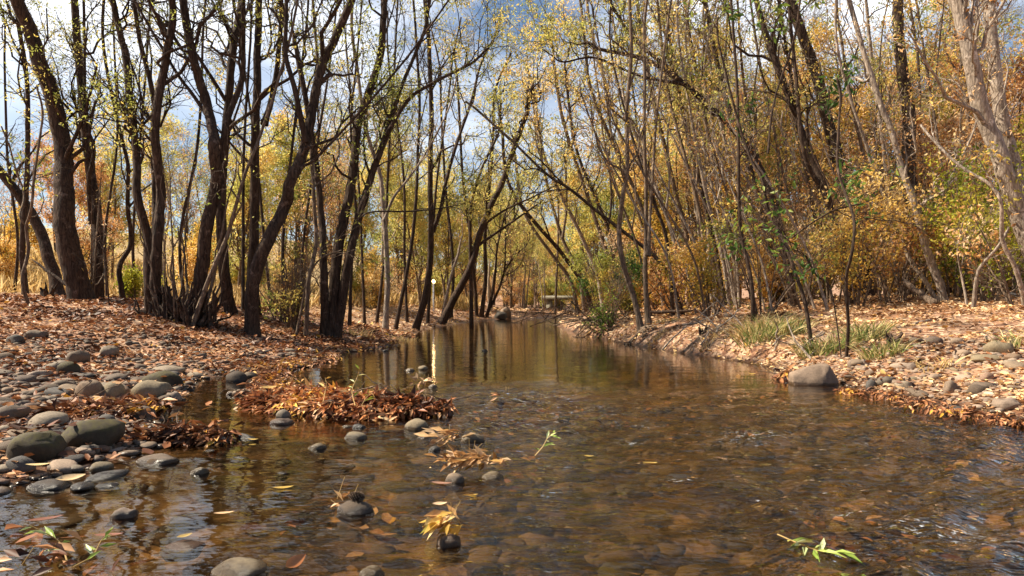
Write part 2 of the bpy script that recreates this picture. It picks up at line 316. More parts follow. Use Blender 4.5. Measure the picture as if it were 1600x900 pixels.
# far hills
hx = np.linspace(-500, 500, 160); hy = np.linspace(260, 560, 30); HX, HYY = np.meshgrid(hx, hy)
HZ = (16 + 34 * (fbm(HX * .006, HX * 0, 4, 21) + .35)) * np.sin(np.clip((HYY - 260) / 300, 0, 1) * math.pi) * (.55 + .45 * smooth(0, 250, np.abs(HX + 20))) + 3 * fbm(HX * .05, HYY * .05, 4, 22) - 3
hi = np.arange(HX.size).reshape(HX.shape); hf = np.stack([hi[:-1, :-1], hi[:-1, 1:], hi[1:, 1:], hi[1:, :-1]], -1).reshape(-1, 4)
mh, th, oh = newmat('hill_scrub'); tcn = nd(th, 'ShaderNodeTexCoord'); nh = nd(th, 'ShaderNodeTexNoise', Scale=.05, Detail=9.0, Roughness=.7); th.links.new(tcn.outputs['Object'], nh.inputs[0])
ph = nd(th, 'ShaderNodeBsdfPrincipled', Roughness=.95); th.links.new(ramp(th, [(.35, (.07, .08, .05)), (.5, (.20, .16, .10)), (.65, (.32, .24, .15))], nh.outputs[0]).outputs[0], ph.inputs['Base Color']); th.links.new(ph.outputs[0], oh.inputs[0])
hills = link('hills', make_mesh('hills', np.stack([HX, HYY, HZ], -1).reshape(-1, 3), hf, mh)); hills['kind'] = 'structure'

# ------------------------------------------------------------------ water
wx = axis([(-3.6, 6.0, .035, .035)]); wy = axis([(-6, 1, .8, .1), (1, 1.5, .1, .025), (1.5, 6.5, .022, .04), (6.5, 62, .05, .6)])
WX, WY = np.meshgrid(wx, wy)
def waves(x, y):
    dd = -sdist(x, y)
    # gentle flow ripples everywhere, stretched across the current
    a = .0022 * fbm(x * 2.6 + .5 * y, y * 7, 3, 31)
    # the riffle: choppy water fanning down and right from the stones
    rif = smooth(6.6, 5.0, y + .25 * x) * smooth(-1.1, .1, x) * (.5 + .5 * smooth(-.3, .35, fbm(x * .9, y * .9, 3, 33) + .12))
    u = x * .80 + y * .60; v = -x * .60 + y * .80
    b = rif * (.052 * fbm(u * 3.0, v * 8.0, 4, 35) + .014 * np.abs(fbm(u * 5, v * 15, 3, 36)))
    far = .0016 * fbm(x * 1.8, y * 5, 2, 38) * smooth(6, 9, y)
    near_left = .0032 * fbm(x * 5, y * 8, 3, 39) * smooth(5, 3, y) * smooth(.6, -.6, x)
    return (a + b + far + near_left) * smooth(0, .12, dd), rif
WZ, RIF = waves(WX, WY)
def foam_glint_field(x, y):  # spots of riffle foam, some added as painted sparkle on the water
    f = 0
    for (px, py, s) in ((1185, 682, .12), (1160, 690, .09), (1450, 830, .08), (1490, 842, .09), (1410, 828, .05), (1290, 775, .03), (1010, 665, .05), (880, 648, .06), (1240, 720, .04), (1540, 860, .05), (1066, 752, .05), (760, 640, .05), (820, 632, .05), (940, 652, .05), (985, 690, .04), (840, 668, .05), (1350, 690, .04), (1130, 620, .03), (1330, 800, .04)):
        q = hit(px, py); f = np.maximum(f, np.exp(-(((x - q[0]) / (s * 1.5)) ** 2 + ((y - q[1]) / (s * .8)) ** 2)))
    return f
FO = foam_glint_field(WX, WY)
wi = np.arange(WX.size).reshape(WX.shape); wf = np.stack([wi[:-1, :-1], wi[:-1, 1:], wi[1:, 1:], wi[1:, :-1]], -1).reshape(-1, 4)
WZ = WZ + FO * .014 * fbm(WX * 14, WY * 22, 3, 41)
def water_material():
    m, t, out = newmat('creek_water'); l = t.links.new
    tcn = nd(t, 'ShaderNodeTexCoord'); P0 = tcn.outputs['Object']; sx = nd(t, 'ShaderNodeSeparateXYZ'); l(P0, sx.inputs[0])
    n1 = nd(t, 'ShaderNodeTexNoise', Scale=1.0, Detail=2.0, Roughness=.5); l(mapping(t, P0, (3.5, 11, 1), (0, 0, R(-16))), n1.inputs[0])
    n2 = nd(t, 'ShaderNodeTexNoise', Scale=1.0, Detail=2.0, Roughness=.5); l(mapping(t, P0, (8, 22, 1), (0, 0, R(-32))), n2.inputs[0])
    n3 = nd(t, 'ShaderNodeTexNoise', Scale=.9, Detail=3.0); l(P0, n3.inputs[0])
    at = nd(t, 'ShaderNodeAttribute', attribute_name='rnd')
    # fine ripples are stronger inside the riffle
    st = nd(t, 'ShaderNodeMath', operation='MULTIPLY_ADD'); l(at.outputs['Fac'], st.inputs[0]); st.inputs[1].default_value = .8; st.inputs[2].default_value = .03
    b1 = nd(t, 'ShaderNodeBump', Distance=.045); l(st.outputs[0], b1.inputs['Strength']); l(n2.outputs[0], b1.inputs['Height'])
    st2 = nd(t, 'ShaderNodeMath', operation='MULTIPLY_ADD'); l(at.outputs['Fac'], st2.inputs[0]); st2.inputs[1].default_value = .22; st2.inputs[2].default_value = .07
    b2 = nd(t, 'ShaderNodeBump', Distance=.03); l(st2.outputs[0], b2.inputs['Strength']); l(n1.outputs[0], b2.inputs['Height']); l(b1.outputs[0], b2.inputs['Normal'])
    fr = nd(t, 'ShaderNodeFresnel', IOR=1.33); l(b2.outputs[0], fr.inputs['Normal'])
    gl = nd(t, 'ShaderNodeBsdfGlossy', Roughness=.012); gl.inputs['Color'].default_value = (1, 1, 1, 1); l(b2.outputs[0], gl.inputs['Normal'])
    tr = nd(t, 'ShaderNodeBsdfTransparent'); tr.inputs[0].default_value = (.80, .72, .55, 1)
    rf = nd(t, 'ShaderNodeBsdfRefraction', IOR=1.33, Roughness=0.0); rf.inputs['Color'].default_value = (.60, .53, .40, 1); l(b2.outputs[0], rf.inputs['Normal'])
    und = nd(t, 'ShaderNodeMixShader'); und.inputs[0].default_value = .22; l(tr.outputs[0], und.inputs[1]); l(rf.outputs[0], und.inputs[2])
    mxs = nd(t, 'ShaderNodeMixShader'); l(fr.outputs[0], mxs.inputs[0]); l(und.outputs[0], mxs.inputs[1]); l(gl.outputs[0], mxs.inputs[2])
    # white flecks: riffle foam, and water sparkle painted in as colour
    at2 = nd(t, 'ShaderNodeAttribute', attribute_name='foam_glint'); n4 = nd(t, 'ShaderNodeTexNoise', Scale=1.0, Detail=5.0, Roughness=.7); l(mapping(t, P0, (22, 60, 1), (0, 0, R(-30))), n4.inputs[0])
    mm = nd(t, 'ShaderNodeMath', operation='MULTIPLY'); l(at2.outputs['Fac'], mm.inputs[0]); l(ramp(t, [(.58, (0, 0, 0)), (.63, (1, 1, 1))], n4.outputs[0]).outputs[0], mm.inputs[1])
    m2 = nd(t, 'ShaderNodeMath', operation='MULTIPLY'); l(mm.outputs[0], m2.inputs[0]); m2.inputs[1].default_value = .7
    df = nd(t, 'ShaderNodeBsdfDiffuse'); df.inputs[0].default_value = (.75, .78, .82, 1)
    mx2 = nd(t, 'ShaderNodeMixShader'); l(m2.outputs[0], mx2.inputs[0]); l(mxs.outputs[0], mx2.inputs[1]); l(df.outputs[0], mx2.inputs[2])
    l(mx2.outputs[0], out.inputs[0]); return m
wm = make_mesh('water', np.stack([WX, WY, WZ], -1).reshape(-1, 3), wf, water_material(), rnd=RIF.ravel())
fa = wm.attributes.new('foam_glint', 'FLOAT', 'POINT'); fa.data.foreach_set('value', FO.ravel().astype(np.float32))
water = link('water', wm); water['kind'] = 'structure'

# ------------------------------------------------------------------ geometry kit: tubes, leaves
class Geo:
    def __init__(s): s.v = []; s.f = []; s.r = []; s.n = 0
    def add(s, v, f, r=None):
        s.v.append(v); s.f.append(f + s.n); s.r.append(np.full(len(v), .5) if r is None else r); s.n += len(v)
    def mesh(s, name, mat, smooth_=True):
        g = {}
        for f in s.f: g.setdefault(f.shape[1], []).append(f)
        return make_mesh(name, np.concatenate(s.v), [np.concatenate(a) for a in g.values()], mat, np.concatenate(s.r), smooth_)
def tubes(geo, paths, radii, S=5, rough=0.0, rnd=None):
    paths = np.asarray(paths, float); radii = np.asarray(radii, float)
    N, K, _ = paths.shape
    T = unit(np.gradient(paths, axis=1))
    m = unit(T.mean(1)); ref = np.where(np.abs(m[:, 2:3]) > .8, np.array([[1., .2, 0]]), np.array([[0, 0, 1.]]))
    U = unit(np.cross(T, ref[:, None, :])); V = np.cross(T, U)
    a = np.arange(S) / S * 2 * math.pi
    rr = radii[:, :, None] * np.ones(S)
    if rough:
        k = rng.random((N, 1, S)) * .5 + rng.random((N, K, S)) * .5
        rr = rr * (1 + rough * (k * 2 - 1))
    ring = paths[:, :, None] + (U[:, :, None] * np.cos(a)[:, None] + V[:, :, None] * np.sin(a)[:, None]) * rr[..., None]
    v = ring.reshape(-1, 3)
    base = (np.arange(N) * K * S)[:, None, None]; k = (np.arange(K - 1) * S)[None, :, None]; s = np.arange(S)[None, None, :]; s2 = (s + 1) % S
    f = np.stack([base + k + s, base + k + s2, base + k + S + s2, base + k + S + s], -1).reshape(-1, 4)
    geo.add(v, f, np.repeat(rng.random(N) if rnd is None else rnd, K * S))
def leaves(geo, pos, size, long=2.2, up=None, droop=0.0, rnd=None, align=None):
    """small folded four-cornered blades; size = length"""
    n = len(pos); size = np.broadcast_to(np.asarray(size, float), (n,)) * (0.7 + .6 * rng.random(n))
    d = rng.normal(size=(n, 3)) if align is None else align + rng.normal(size=(n, 3)) * .35
    d[:, 2] -= droop; d = unit(d)
    q = rng.normal(size=(n, 3)) if up is None else up + rng.normal(size=(n, 3)) * .45
    s = unit(np.cross(d, q)); nn = np.cross(s, d)
    wdt = size / long / 2
    a = pos; c = pos + d * size[:, None] - nn * (size * .10)[:, None]
    mid = pos + d * (size * .45)[:, None]
    b = mid + s * wdt[:, None] + nn * (wdt * .45)[:, None]; e = mid - s * wdt[:, None] + nn * (wdt * .45)[:, None]
    v = np.stack([a, b, c, e], 1).reshape(-1, 3); i = np.arange(n)[:, None] * 4
    f = np.concatenate([i + [0, 1, 2], i + [0, 2, 3]])
    r = rng.random(n) if rnd is None else rnd
    geo.add(v, f, np.repeat(r, 4))
def catmull(pts, n):
    p = np.asarray(pts, float); p = np.vstack([2 * p[0] - p[1], p, 2 * p[-1] - p[-2]])
    seg = len(p) - 3; t = np.linspace(0, seg - 1e-6, n); i = t.astype(int); u = (t - i)[:, None]
    a, b, c, d = p[i], p[i + 1], p[i + 2], p[i + 3]
    return .5 * (2 * b + (c - a) * u + (2 * a - 5 * b + 4 * c - d) * u ** 2 + (3 * b - a - 3 * c + d) * u ** 3)
def spawn(paths, radii, n, t0, t1, Lr, ang, rk, upb, K=5, bend=.25, wob=.06):
    """children of a batch of branches: returns (paths, radii)"""
    N, Kp, _ = paths.shape
    par = np.repeat(np.arange(N), n); t = t0 + (t1 - t0) * rng.random(N * n)
    f = t * (Kp - 1); i = np.minimum(f.astype(int), Kp - 2); u = (f - i)[:, None]
    p0 = paths[par, i] * (1 - u) + paths[par, i + 1] * u; tg = unit(paths[par, i + 1] - paths[par, i])
    r = radii[par, i] * (1 - u[:, 0]) + radii[par, i + 1] * u[:, 0]
    perp = unit(np.cross(tg, rng.normal(size=tg.shape))); a = np.radians(ang[0] + (ang[1] - ang[0]) * rng.random(N * n))[:, None]
    d = unit(tg * np.cos(a) + perp * np.sin(a) + np.array([0, 0, upb]))
    Ln = (Lr[0] + (Lr[1] - Lr[0]) * rng.random(N * n)) * (1.15 - .5 * t)
    tt = np.linspace(0, 1, K)[None, :, None]
    b2 = (np.array([0, 0, bend]) + rng.normal(size=(N * n, 3)) * .22)[:, None] * tt ** 2
    wb = np.cumsum(rng.normal(size=(N * n, K, 3)), axis=1) * wob; wb[:, 0] = 0
    pp = p0[:, None] + (d[:, None] * tt + b2 + wb) * Ln[:, None, None]
    rc = np.minimum(r * rk, Ln * .022)[:, None] * (1 - .75 * tt[..., 0])
    return pp, rc
def sample_on(paths, n, t0=.15):
    N, K, _ = paths.shape; par = np.repeat(np.arange(N), n); f = (t0 + (1 - t0) * rng.random(N * n)) * (K - 1)
    i = np.minimum(f.astype(int), K - 2); u = (f - i)[:, None]
    return paths[par, i] * (1 - u) + paths[par, i + 1] * u

def build_tree(name, label, stems, loc, bark, leaf, group=None, nb=9, b_t=(.35, 1), b_len=(.9, 2.0), n2=6, n3=4, leaf_n=3, leaf_size=.07, droop=.5, ang=(25, 60), flare=1.28, cat='tree', minr=.0035, spread=.05, bare_below=None, long=2.6, sides=12, rough=.10, gap=-.12, split_b=False):
    """stems: list of (points in world coordinates, base radius, top radius). thing > trunk, branches, crown"""
    loc = np.array(loc, float); rt = thing(name, label, cat, loc, group)
    gt, gb, gl = Geo(), Geo(), Geo(); gbs = []
    for (pts, r0, r1) in stems:
        if split_b: gb = Geo(); gbs.append(gb)
        K = max(10, int(len(pts) * 6)); p = catmull(pts, K) - loc
        t = np.linspace(0, 1, K)
        p[1:-1] += np.cumsum(rng.normal(size=(K - 2, 3)) * r0 * .06, 0) * np.array([1, 1, .3])
        rad = (r0 + (r1 - r0) * t ** .8); rad[0] *= flare; rad[1] *= 1 + (flare - 1) * .45; rad[2] *= 1 + (flare - 1) * .15
        tubes(gt, p[None], rad[None], sides if r0 > .05 else 7, rough)
        nn = max(2, int(nb * (.6 if r0 < .04 else 1)))
        p1, q1 = spawn(p[None], rad[None], nn, b_t[0], b_t[1], b_len, ang, .55, .25, K=8, bend=.18, wob=.05)
        tubes(gb, p1, np.maximum(q1, minr), 5)
        p2, q2 = spawn(p1, q1, n2, .2, 1, (b_len[0] * .4, b_len[1] * .45), (20, 60), .6, .1, K=5, bend=.05)
        tubes(gb, p2, np.maximum(q2, minr * .75), 4)
        p3, q3 = spawn(p2, q2, n3, .2, 1, (b_len[0] * .22, b_len[1] * .22), (20, 55), .65, .0, K=4, bend=-.15)
        tubes(gb, p3, np.maximum(q3, minr * .55), 3)
        if leaf_n > 0 and leaf:
            k = rng.random(len(p3)) < min(1, leaf_n)
            s = sample_on(p3[k], max(1, int(round(leaf_n))), .1); s2 = sample_on(p2, max(1, int(leaf_n)), .3)
            s = np.vstack([s, s2[rng.random(len(s2)) < .6]])
            # clumpy: drop leaves where a low-frequency field is low
            cl = fbm(s[:, 0] * 1.1 + loc[0], s[:, 2] * 1.1 + s[:, 1] * .6, 3, 51) > gap
            s = s[cl]; s = np.repeat(s[::3], 3, axis=0) + np.repeat(rng.normal(size=(len(s[::3]), 3)) * spread, 3, axis=0); s = s + rng.normal(size=s.shape) * leaf_size * .55
            tone = np.clip(.5 + 1.3 * fbm(s[:, 0] * 1.6 + loc[0] * 3, s[:, 2] * 2.2 + s[:, 1], 3, 57) + (rng.random(len(s)) - .5) * .55, 0, 1)
            leaves(gl, s, leaf_size, long, droop=droop, rnd=tone)
    link('trunk', gt.mesh('trunk', bark), rt)
    for gb in (gbs or [gb]): link('branches', gb.mesh('branches', bark), rt)
    if gl.n: link('crown', gl.mesh('crown', leaf, False), rt)
    return rt

def px_tree(name, label, stems, Y, bark='bark', leaf='olive', ext=3.0, taper=.55, **kw):
    """stems measured off the photo at distance Y: [(pixel points bottom to top, base width px)]"""
    S = []; base = None
    for (pts, wpx) in stems:
        w_ = [P(a, b, Y) for a, b in pts]
        r0 = wpx / FPX * Y / 2 * .86
        dy = np.cumsum(rng.normal(size=len(w_)) * .10); dy -= dy[0]
        for k in range(len(w_)): w_[k] = w_[k] + np.array([0, dy[k], 0])
        if pts[0][1] > 400:
            g = w_[0]; g[2] = min(g[2], float(H(g[0], g[1]))) - .06
            if w_[1][2] <= g[2] + .05: w_[1][2] = g[2] + .2
        if ext and pts[-1][1] < 290:
            d = unit(w_[-1] - w_[-2]); d[2] = abs(d[2]) + .25; d = unit(d); e = ext * (.7 + .6 * rng.random())
            w_.append(w_[-1] + d * e * .5); w_.append(w_[-1] + unit(d + np.array([rng.normal() * .3, rng.normal() * .3, .3])) * e * .5)
        if base is None: base = w_[0].copy()
        S.append((w_, r0, max(.01, r0 * (1 - taper))))
    return build_tree(name, label, S, base, M[bark], M[leaf] if leaf else None, split_b=True, **kw)

# ------------------------------------------------------------------ left bank trees
GL = 'tall dark trees on the left bank'
px_tree('leaning_tree', 'dark trunk leaning steeply left at the left edge before the golden slope', [([(92, 457), (72, 405), (45, 345), (18, 300), (-25, 245), (-80, 150)], 23)], 14, nb=7, leaf_n=2, group=GL)
px_tree('slender_tree', 'slender straight dark tree standing left of the thickest trunk', [([(40, 455), (38, 380), (40, 300), (42, 210), (34, 120), (24, 20), (20, -40)], 11)], 13, nb=14, leaf_n=7, leaf_size=.055, group=GL)
px_tree('young_tree', 'thin pale sapling that forks into a Y at the left edge of the bank', [([(52, 493), (44, 440), (46, 392), (46, 356), (62, 330), (69, 290), (73, 215)], 7), ([(46, 358), (36, 338), (20, 300), (12, 260)], 4)], 9.6, bark='bark_mid', ext=0.6, nb=6, leaf_n=1, b_len=(.3, .8), sides=8)
px_tree('broad_tree', 'thickest dark trunk on the left bank, leaning slightly left', [([(128, 470), (122, 420), (115, 360), (106, 300), (97, 240), (78, 150), (56, 70), (42, 0)], 42)], 12, taper=.6, nb=14, leaf_n=7, leaf_size=.055, group=GL, sides=18)
px_tree('dark_tree', 'dark trunk growing close behind the right side of the thickest trunk', [([(152, 464), (148, 410), (143, 350), (128, 280), (108, 190), (98, 100), (92, 0)], 23), ([(143, 350), (144, 290), (151, 235), (136, 190), (130, 120)], 9)], 12.7, nb=12, leaf_n=7, leaf_size=.055, group=GL)
px_tree('crooked_tree', 'small crooked tree with an S shaped stem right of the thickest trunk', [([(193, 466), (190, 418), (203, 380), (205, 320), (207, 262), (196, 200)], 10)], 13, nb=8, leaf_n=2)
px_tree('forked_tree', 'dark tree with two stems rising close together, left side of the stump tangle', [([(233, 492), (238, 440), (230, 370), (222, 310), (215, 250), (203, 170), (188, 80), (175, 0)], 19), ([(236, 420), (236, 360), (229, 300), (227, 200), (222, 140), (204, 60), (196, -10)], 13)], 10.4, nb=12, leaf_n=7, leaf_size=.055, group=GL)
px_tree('upright_tree', 'straight dark tree rising directly out of the stump tangle', [([(250, 490), (253, 437), (259, 370), (262, 303), (264, 210), (274, 120), (289, 50), (293, 0)], 20)], 10.2, nb=12, leaf_n=7, leaf_size=.055, group=GL)
px_tree('curved_tree', 'dark tree right of the stump tangle, its trunk bending left as it rises', [([(310, 497), (315, 430), (326, 350), (338, 285), (342, 235), (333, 205), (314, 150), (300, 95), (285, 20)], 26), ([(333, 210), (322, 180), (296, 140), (270, 105)], 9), ([(338, 285), (352, 190), (368, 110), (370, 20)], 14)], 10, nb=11, leaf_n=7, leaf_size=.055, group=GL)
px_tree('vertical_tree', 'upright dark trunk with yellow leaves beside it, behind the pale slanting limb', [([(362, 483), (360, 420), (355, 340), (353, 280), (357, 190), (365, 90), (372, 0)], 21)], 12, nb=10, leaf='yellow', leaf_n=3, group=GL)
px_tree('slanting_tree', 'long pale limb slanting up to the right from the stump tangle', [([(297, 486), (318, 455), (338, 410), (352, 370), (366, 330), (388, 270), (410, 200)], 10)], 9.7, bark='bark_mid', nb=6, leaf_n=1, sides=9)
px_tree('straight_tree', 'straight dark trunk behind the broad slanting trunk on the left bank', [([(400, 480), (405, 420), (410, 340), (412, 250), (413, 160), (410, 80), (416, 0)], 21), ([(413, 195), (424, 140), (435, 80), (441, 0)], 12)], 12.5, nb=12, leaf_n=7, leaf_size=.055, group=GL)
px_tree('slanted_tree', 'broad dark trunk slanting up to the right beside the shade on the left bank', [([(394, 494), (404, 440), (425, 370), (442, 325), (458, 285), (478, 220), (487, 160), (497, 100), (517, 50), (540, 0)], 27), ([(458, 285), (476, 262), (505, 240)], 7), ([(478, 222), (468, 150), (452, 90), (448, 10)], 11)], 10, nb=12, leaf_n=7, leaf_size=.055, group=GL)
px_tree('willow_clump', 'clump of dark willow stems spreading from one base, one limb reaching over the creek', [
    ([(507, 490), (512, 420), (505, 340), (498, 270), (490, 190), (470, 90)], 15),
    ([(515, 491), (524, 420), (531, 350), (544, 290), (552, 240), (560, 180), (590, 90), (597, 10)], 21),
    ([(524, 493), (544, 420), (560, 340), (576, 285), (588, 250), (604, 208)], 18), ([(604, 210), (640, 160), (680, 135), (735, 105)], 8),
    ([(556, 350), (580, 333), (640, 332), (690, 328), (735, 318)], 4),
    ([(588, 250), (610, 180), (630, 120), (660, 40), (668, -10)], 9)], 11.5, nb=10, leaf_n=7, leaf_size=.055, group=GL, ext=.5, b_len=(.6, 1.3))
px_tree('multi_stem_tree', 'narrow cluster of crooked stems left of the willow clump', [([(478, 490), (486, 440), (493, 380), (492, 300), (486, 210), (500, 130), (495, 20)], 9), ([(462, 485), (480, 440), (500, 405), (530, 390)], 5)], 11, bark='bark_mid', nb=8, leaf_n=2)
px_tree('thin_tree', 'thin straight pole-like tree just right of the willow clump', [([(546, 482), (547, 420), (550, 340), (545, 260), (540, 180), (548, 80)], 7)], 14, nb=9, leaf_n=2)
px_tree('pale_tree', 'pale grey tree leaning left, first one on the waterside past the willow clump', [([(602, 492), (603, 430), (600, 360), (597, 310), (590, 265), (572, 200), (560, 120)], 11), ([(600, 345), (615, 310), (640, 275), (665, 235)], 6)], 15, bark='bark_pale', nb=8, leaf_n=2)
px_tree('bowed_tree', 'thin tree bowed to the right near the left waterline', [([(617, 492), (632, 440), (643, 380), (650, 310), (652, 240), (655, 150), (650, 60)], 8)], 16, nb=9, leaf='olive', leaf_n=3)
px_tree('y_shaped_tree', 'dark tree at the left waterline that forks into a high Y', [([(648, 496), (664, 468), (673, 410), (676, 350), (674, 280), (676, 180), (672, 80)], 13), ([(676, 362), (690, 325), (698, 280), (716, 215), (735, 150)], 8)], 17, nb=10, leaf_n=3)
px_tree('overhanging_tree', 'many-limbed dark tree leaning right over the water, left of the far bend', [([(688, 494), (712, 462), (736, 415), (748, 375), (765, 325), (784, 285), (802, 235), (822, 180)], 15), ([(737, 412), (735, 350), (740, 310), (752, 270), (775, 220)], 7), ([(745, 385), (780, 360), (815, 335), (850, 310)], 6), ([(757, 350), (790, 328), (830, 310), (870, 290)], 5)], 21, nb=9, leaf='yellow', leaf_n=4, leaf_size=.09, b_len=(1.0, 2.2), ext=.8)
px_tree('dead_tree', 'pale bare leaning stem between the sun glint and the overhanging tree', [([(690, 480), (703, 440), (716, 398), (722, 370)], 7)], 23, bark='bark_pale', leaf=None, ext=0, nb=2, leaf_n=0)
px_tree('waterside_clump', 'cluster of thin dark stems at the far bend beside the boulders', [([(745, 494), (742, 440), (736, 370), (725, 280), (720, 180)], 7), ([(752, 494), (758, 440), (757, 370), (765, 280), (770, 200)], 8), ([(757, 494), (775, 462), (788, 420), (790, 340)], 6), ([(760, 494), (772, 440), (778, 380), (800, 300)], 6)], 27, nb=9, leaf='yellow', leaf_n=4, leaf_size=.10, b_len=(1.2, 3))

for (bx, by, Y, tx, ty, w_) in ((22, 462, 15, 10, 100, 6), (168, 464, 14.5, 175, 60, 6), (212, 468, 15, 240, 40, 6), (290, 478, 13, 318, 60, 7), (345, 478, 13.5, 300, 80, 6), (380, 482, 13, 388, 60, 7), (425, 480, 14, 385, 90, 6), (446, 486, 12.5, 470, 30, 7), (470, 482, 14, 520, 80, 6), (570, 486, 15.5, 545, 120, 6), (588, 486, 17, 620, 100, 6), (636, 490, 19, 610, 130, 6), (668, 492, 20, 700, 150, 6), (705, 492, 24, 690, 170, 6)):
    px_tree('slim_tree', 'thin dark stem standing among the larger left trunks', [([(bx, by), (bx + (tx - bx) * .1 + rng.normal() * 5, by + (ty - by) * .25), (bx + (tx - bx) * .45 + rng.normal() * 7, by + (ty - by) * .6), (tx, ty)], w_)], Y, nb=9, leaf=['olive', 'yellow', 'gold'][bx % 3], leaf_n=4, leaf_size=.06, group='thin stems among the left trunks')
# stump tangle with many suckers at the foot of the left trees
def build_tangle():
    c = P(285, 493, 9.9); c[2] = float(H(c[0], c[1])) - .04
    rt = thing('stump', 'shaggy dark stump tangle with shoots at the foot of the left bank trees', 'stump', c)
    g = Geo(); a = rng.random(60) * 6.28; r = .10 + .42 * rng.random(60)
    p0 = np.stack([np.cos(a) * r, np.sin(a) * r * .6, np.zeros(60)], 1); d = np.stack([np.cos(a) * .25, np.sin(a) * .2, .55 + rng.random(60) * .6], 1) * .5
    t = np.linspace(0, 1, 6)[None, :, None]; pp = p0[:, None] + d[:, None] * t + np.cumsum(rng.normal(size=(60, 6, 3)) * .04, 1)
    tubes(g, pp, np.linspace(.035, .008, 6)[None] * (.5 + rng.random((60, 1))), 6, .35)
    link('stump_wood', g.mesh('stump_wood', M['bark']), rt)
    g = Geo(); n = 16; a = rng.random(n) * 6.28
    p0 = np.stack([np.cos(a) * .35, np.sin(a) * .2, np.full(n, .1)], 1); d = np.stack([np.cos(a) * .5 + rng.normal(size=n) * .2, np.sin(a) * .3, np.full(n, 1.5) + rng.random(n)], 1)
    t = np.linspace(0, 1, 8)[None, :, None]; pp = p0[:, None] + d[:, None] * t * (.6 + .5 * rng.random((n, 1, 1))) + np.cumsum(rng.normal(size=(n, 8, 3)) * .035, 1)
    tubes(g, pp, np.linspace(.016, .005, 8)[None] * (.6 + rng.random((n, 1))), 5)
    link('shoots', g.mesh('shoots', M['bark_mid']), rt)
build_tangle()
def shrub(name, label, px, py, Y, h, wd, nst, bark, leaf, leaf_n, leaf_size, group=None, n2=6, n3=4, cat='shrub', lean=0, spread=.05, long=2.2, gap=-.02):
    c = P(px, py, Y); c[2] = float(H(c[0], c[1])) - .03
    S = []
    for k in range(nst):
        a = rng.random() * 6.28; q = np.array([math.cos(a), math.sin(a), 0]) * wd * (.25 + .75 * rng.random()) + np.array([lean * h, 0, 0])
        b = c + np.array([math.cos(a), math.sin(a), 0]) * .1 * wd; hh = h * (.6 + .4 * rng.random())
        S.append(([b, b + q * .35 + np.array([0, 0, hh * .45]), b + q * .75 + np.array([0, 0, hh * .8]), b + q + np.array([0, 0, hh])], .010 + .006 * h * rng.random(), .004))
    return build_tree(name, label, S, c, M[bark], M[leaf] if leaf else None, group=group, nb=10, b_t=(.04, 1), b_len=(h * .22, h * .4), n2=n2, n3=n3, leaf_n=leaf_n, leaf_size=leaf_size, flare=1.2, cat=cat, spread=spread, long=long, minr=.0022, sides=6, gap=gap)
shrub('bare_shrub', 'pale bare many-stemmed shrub left of the willow clump', 455, 488, 11.5, 1.3, .55, 12, 'bark_mid', 'olive', 1, .05)
shrub('bare_shrub', 'tangled bare brush at the foot of the broad slanting trunk', 435, 478, 12.5, 1.0, .5, 9, 'bark_mid', 'rust', 1, .05)
shrub('seedling', 'single thin leafless seedling right of the thickest trunk', 172, 480, 11, 1.5, .12, 1, 'bark', 'rust', 1, .04, n2=3, n3=2)
shrub('yellow_shrub', 'small yellow-green shrub low behind the crooked tree', 212, 452, 13.5, .55, .4, 6, 'bark_mid', 'lime', 4, .06)
shrub('yellow_shrub', 'yellow leafed shoots in front of the dark trunk beside the thickest one', 143, 462, 12.2, 2.7, .25, 3, 'bark_mid', 'gold', 1, .06, n2=3, n3=2)

# ------------------------------------------------------------------ right bank trees
GR = 'trees leaning out of the right bank thicket'
px_tree('bank_tree', 'slender bent tree on bare roots at the right bank edge, left of the pair', [([(1003, 506), (990, 462), (974, 415), (966, 365), (969, 315), (977, 265), (978, 180), (984, 90), (982, 0)], 11)], 12, bark='bark_mid', nb=9, leaf='gold', leaf_n=1, b_t=(.45, 1), flare=1.9)
px_tree('bank_tree', 'slender tree with two close parallel stems, right of the bent one above the roots', [([(1014, 502), (1011, 440), (1013, 380), (1014, 300), (1010, 220), (1012, 120)], 10), ([(1013, 400), (1019, 330), (1022, 280), (1030, 180), (1045, 60)], 7)], 12.2, bark='bark_mid', nb=9, leaf='gold', leaf_n=1, b_t=(.45, 1), flare=1.9)
px_tree('arching_tree', 'long dark trunk arching left across the upper right', [([(1240, 478), (1225, 400), (1200, 310), (1168, 235), (1120, 180), (1070, 130), (1010, 95), (940, 78)], 16), ([(1120, 180), (1050, 110), (990, 60), (960, 10)], 9), ([(1070, 132), (1000, 118), (930, 90), (880, 100)], 6)], 14, nb=12, leaf='olive', leaf_n=4, group=GR, taper=.72, ext=.5, b_len=(.6, 1.6))
px_tree('leaning_tree', 'dark leaning tree just right of the pair on the roots', [([(1068, 490), (1052, 440), (1028, 400), (985, 365), (940, 330), (890, 290), (850, 262)], 9), ([(1052, 440), (1040, 380), (1020, 320), (1000, 255), (975, 160)], 7)], 13.5, nb=8, leaf='gold', leaf_n=2, group=GR)
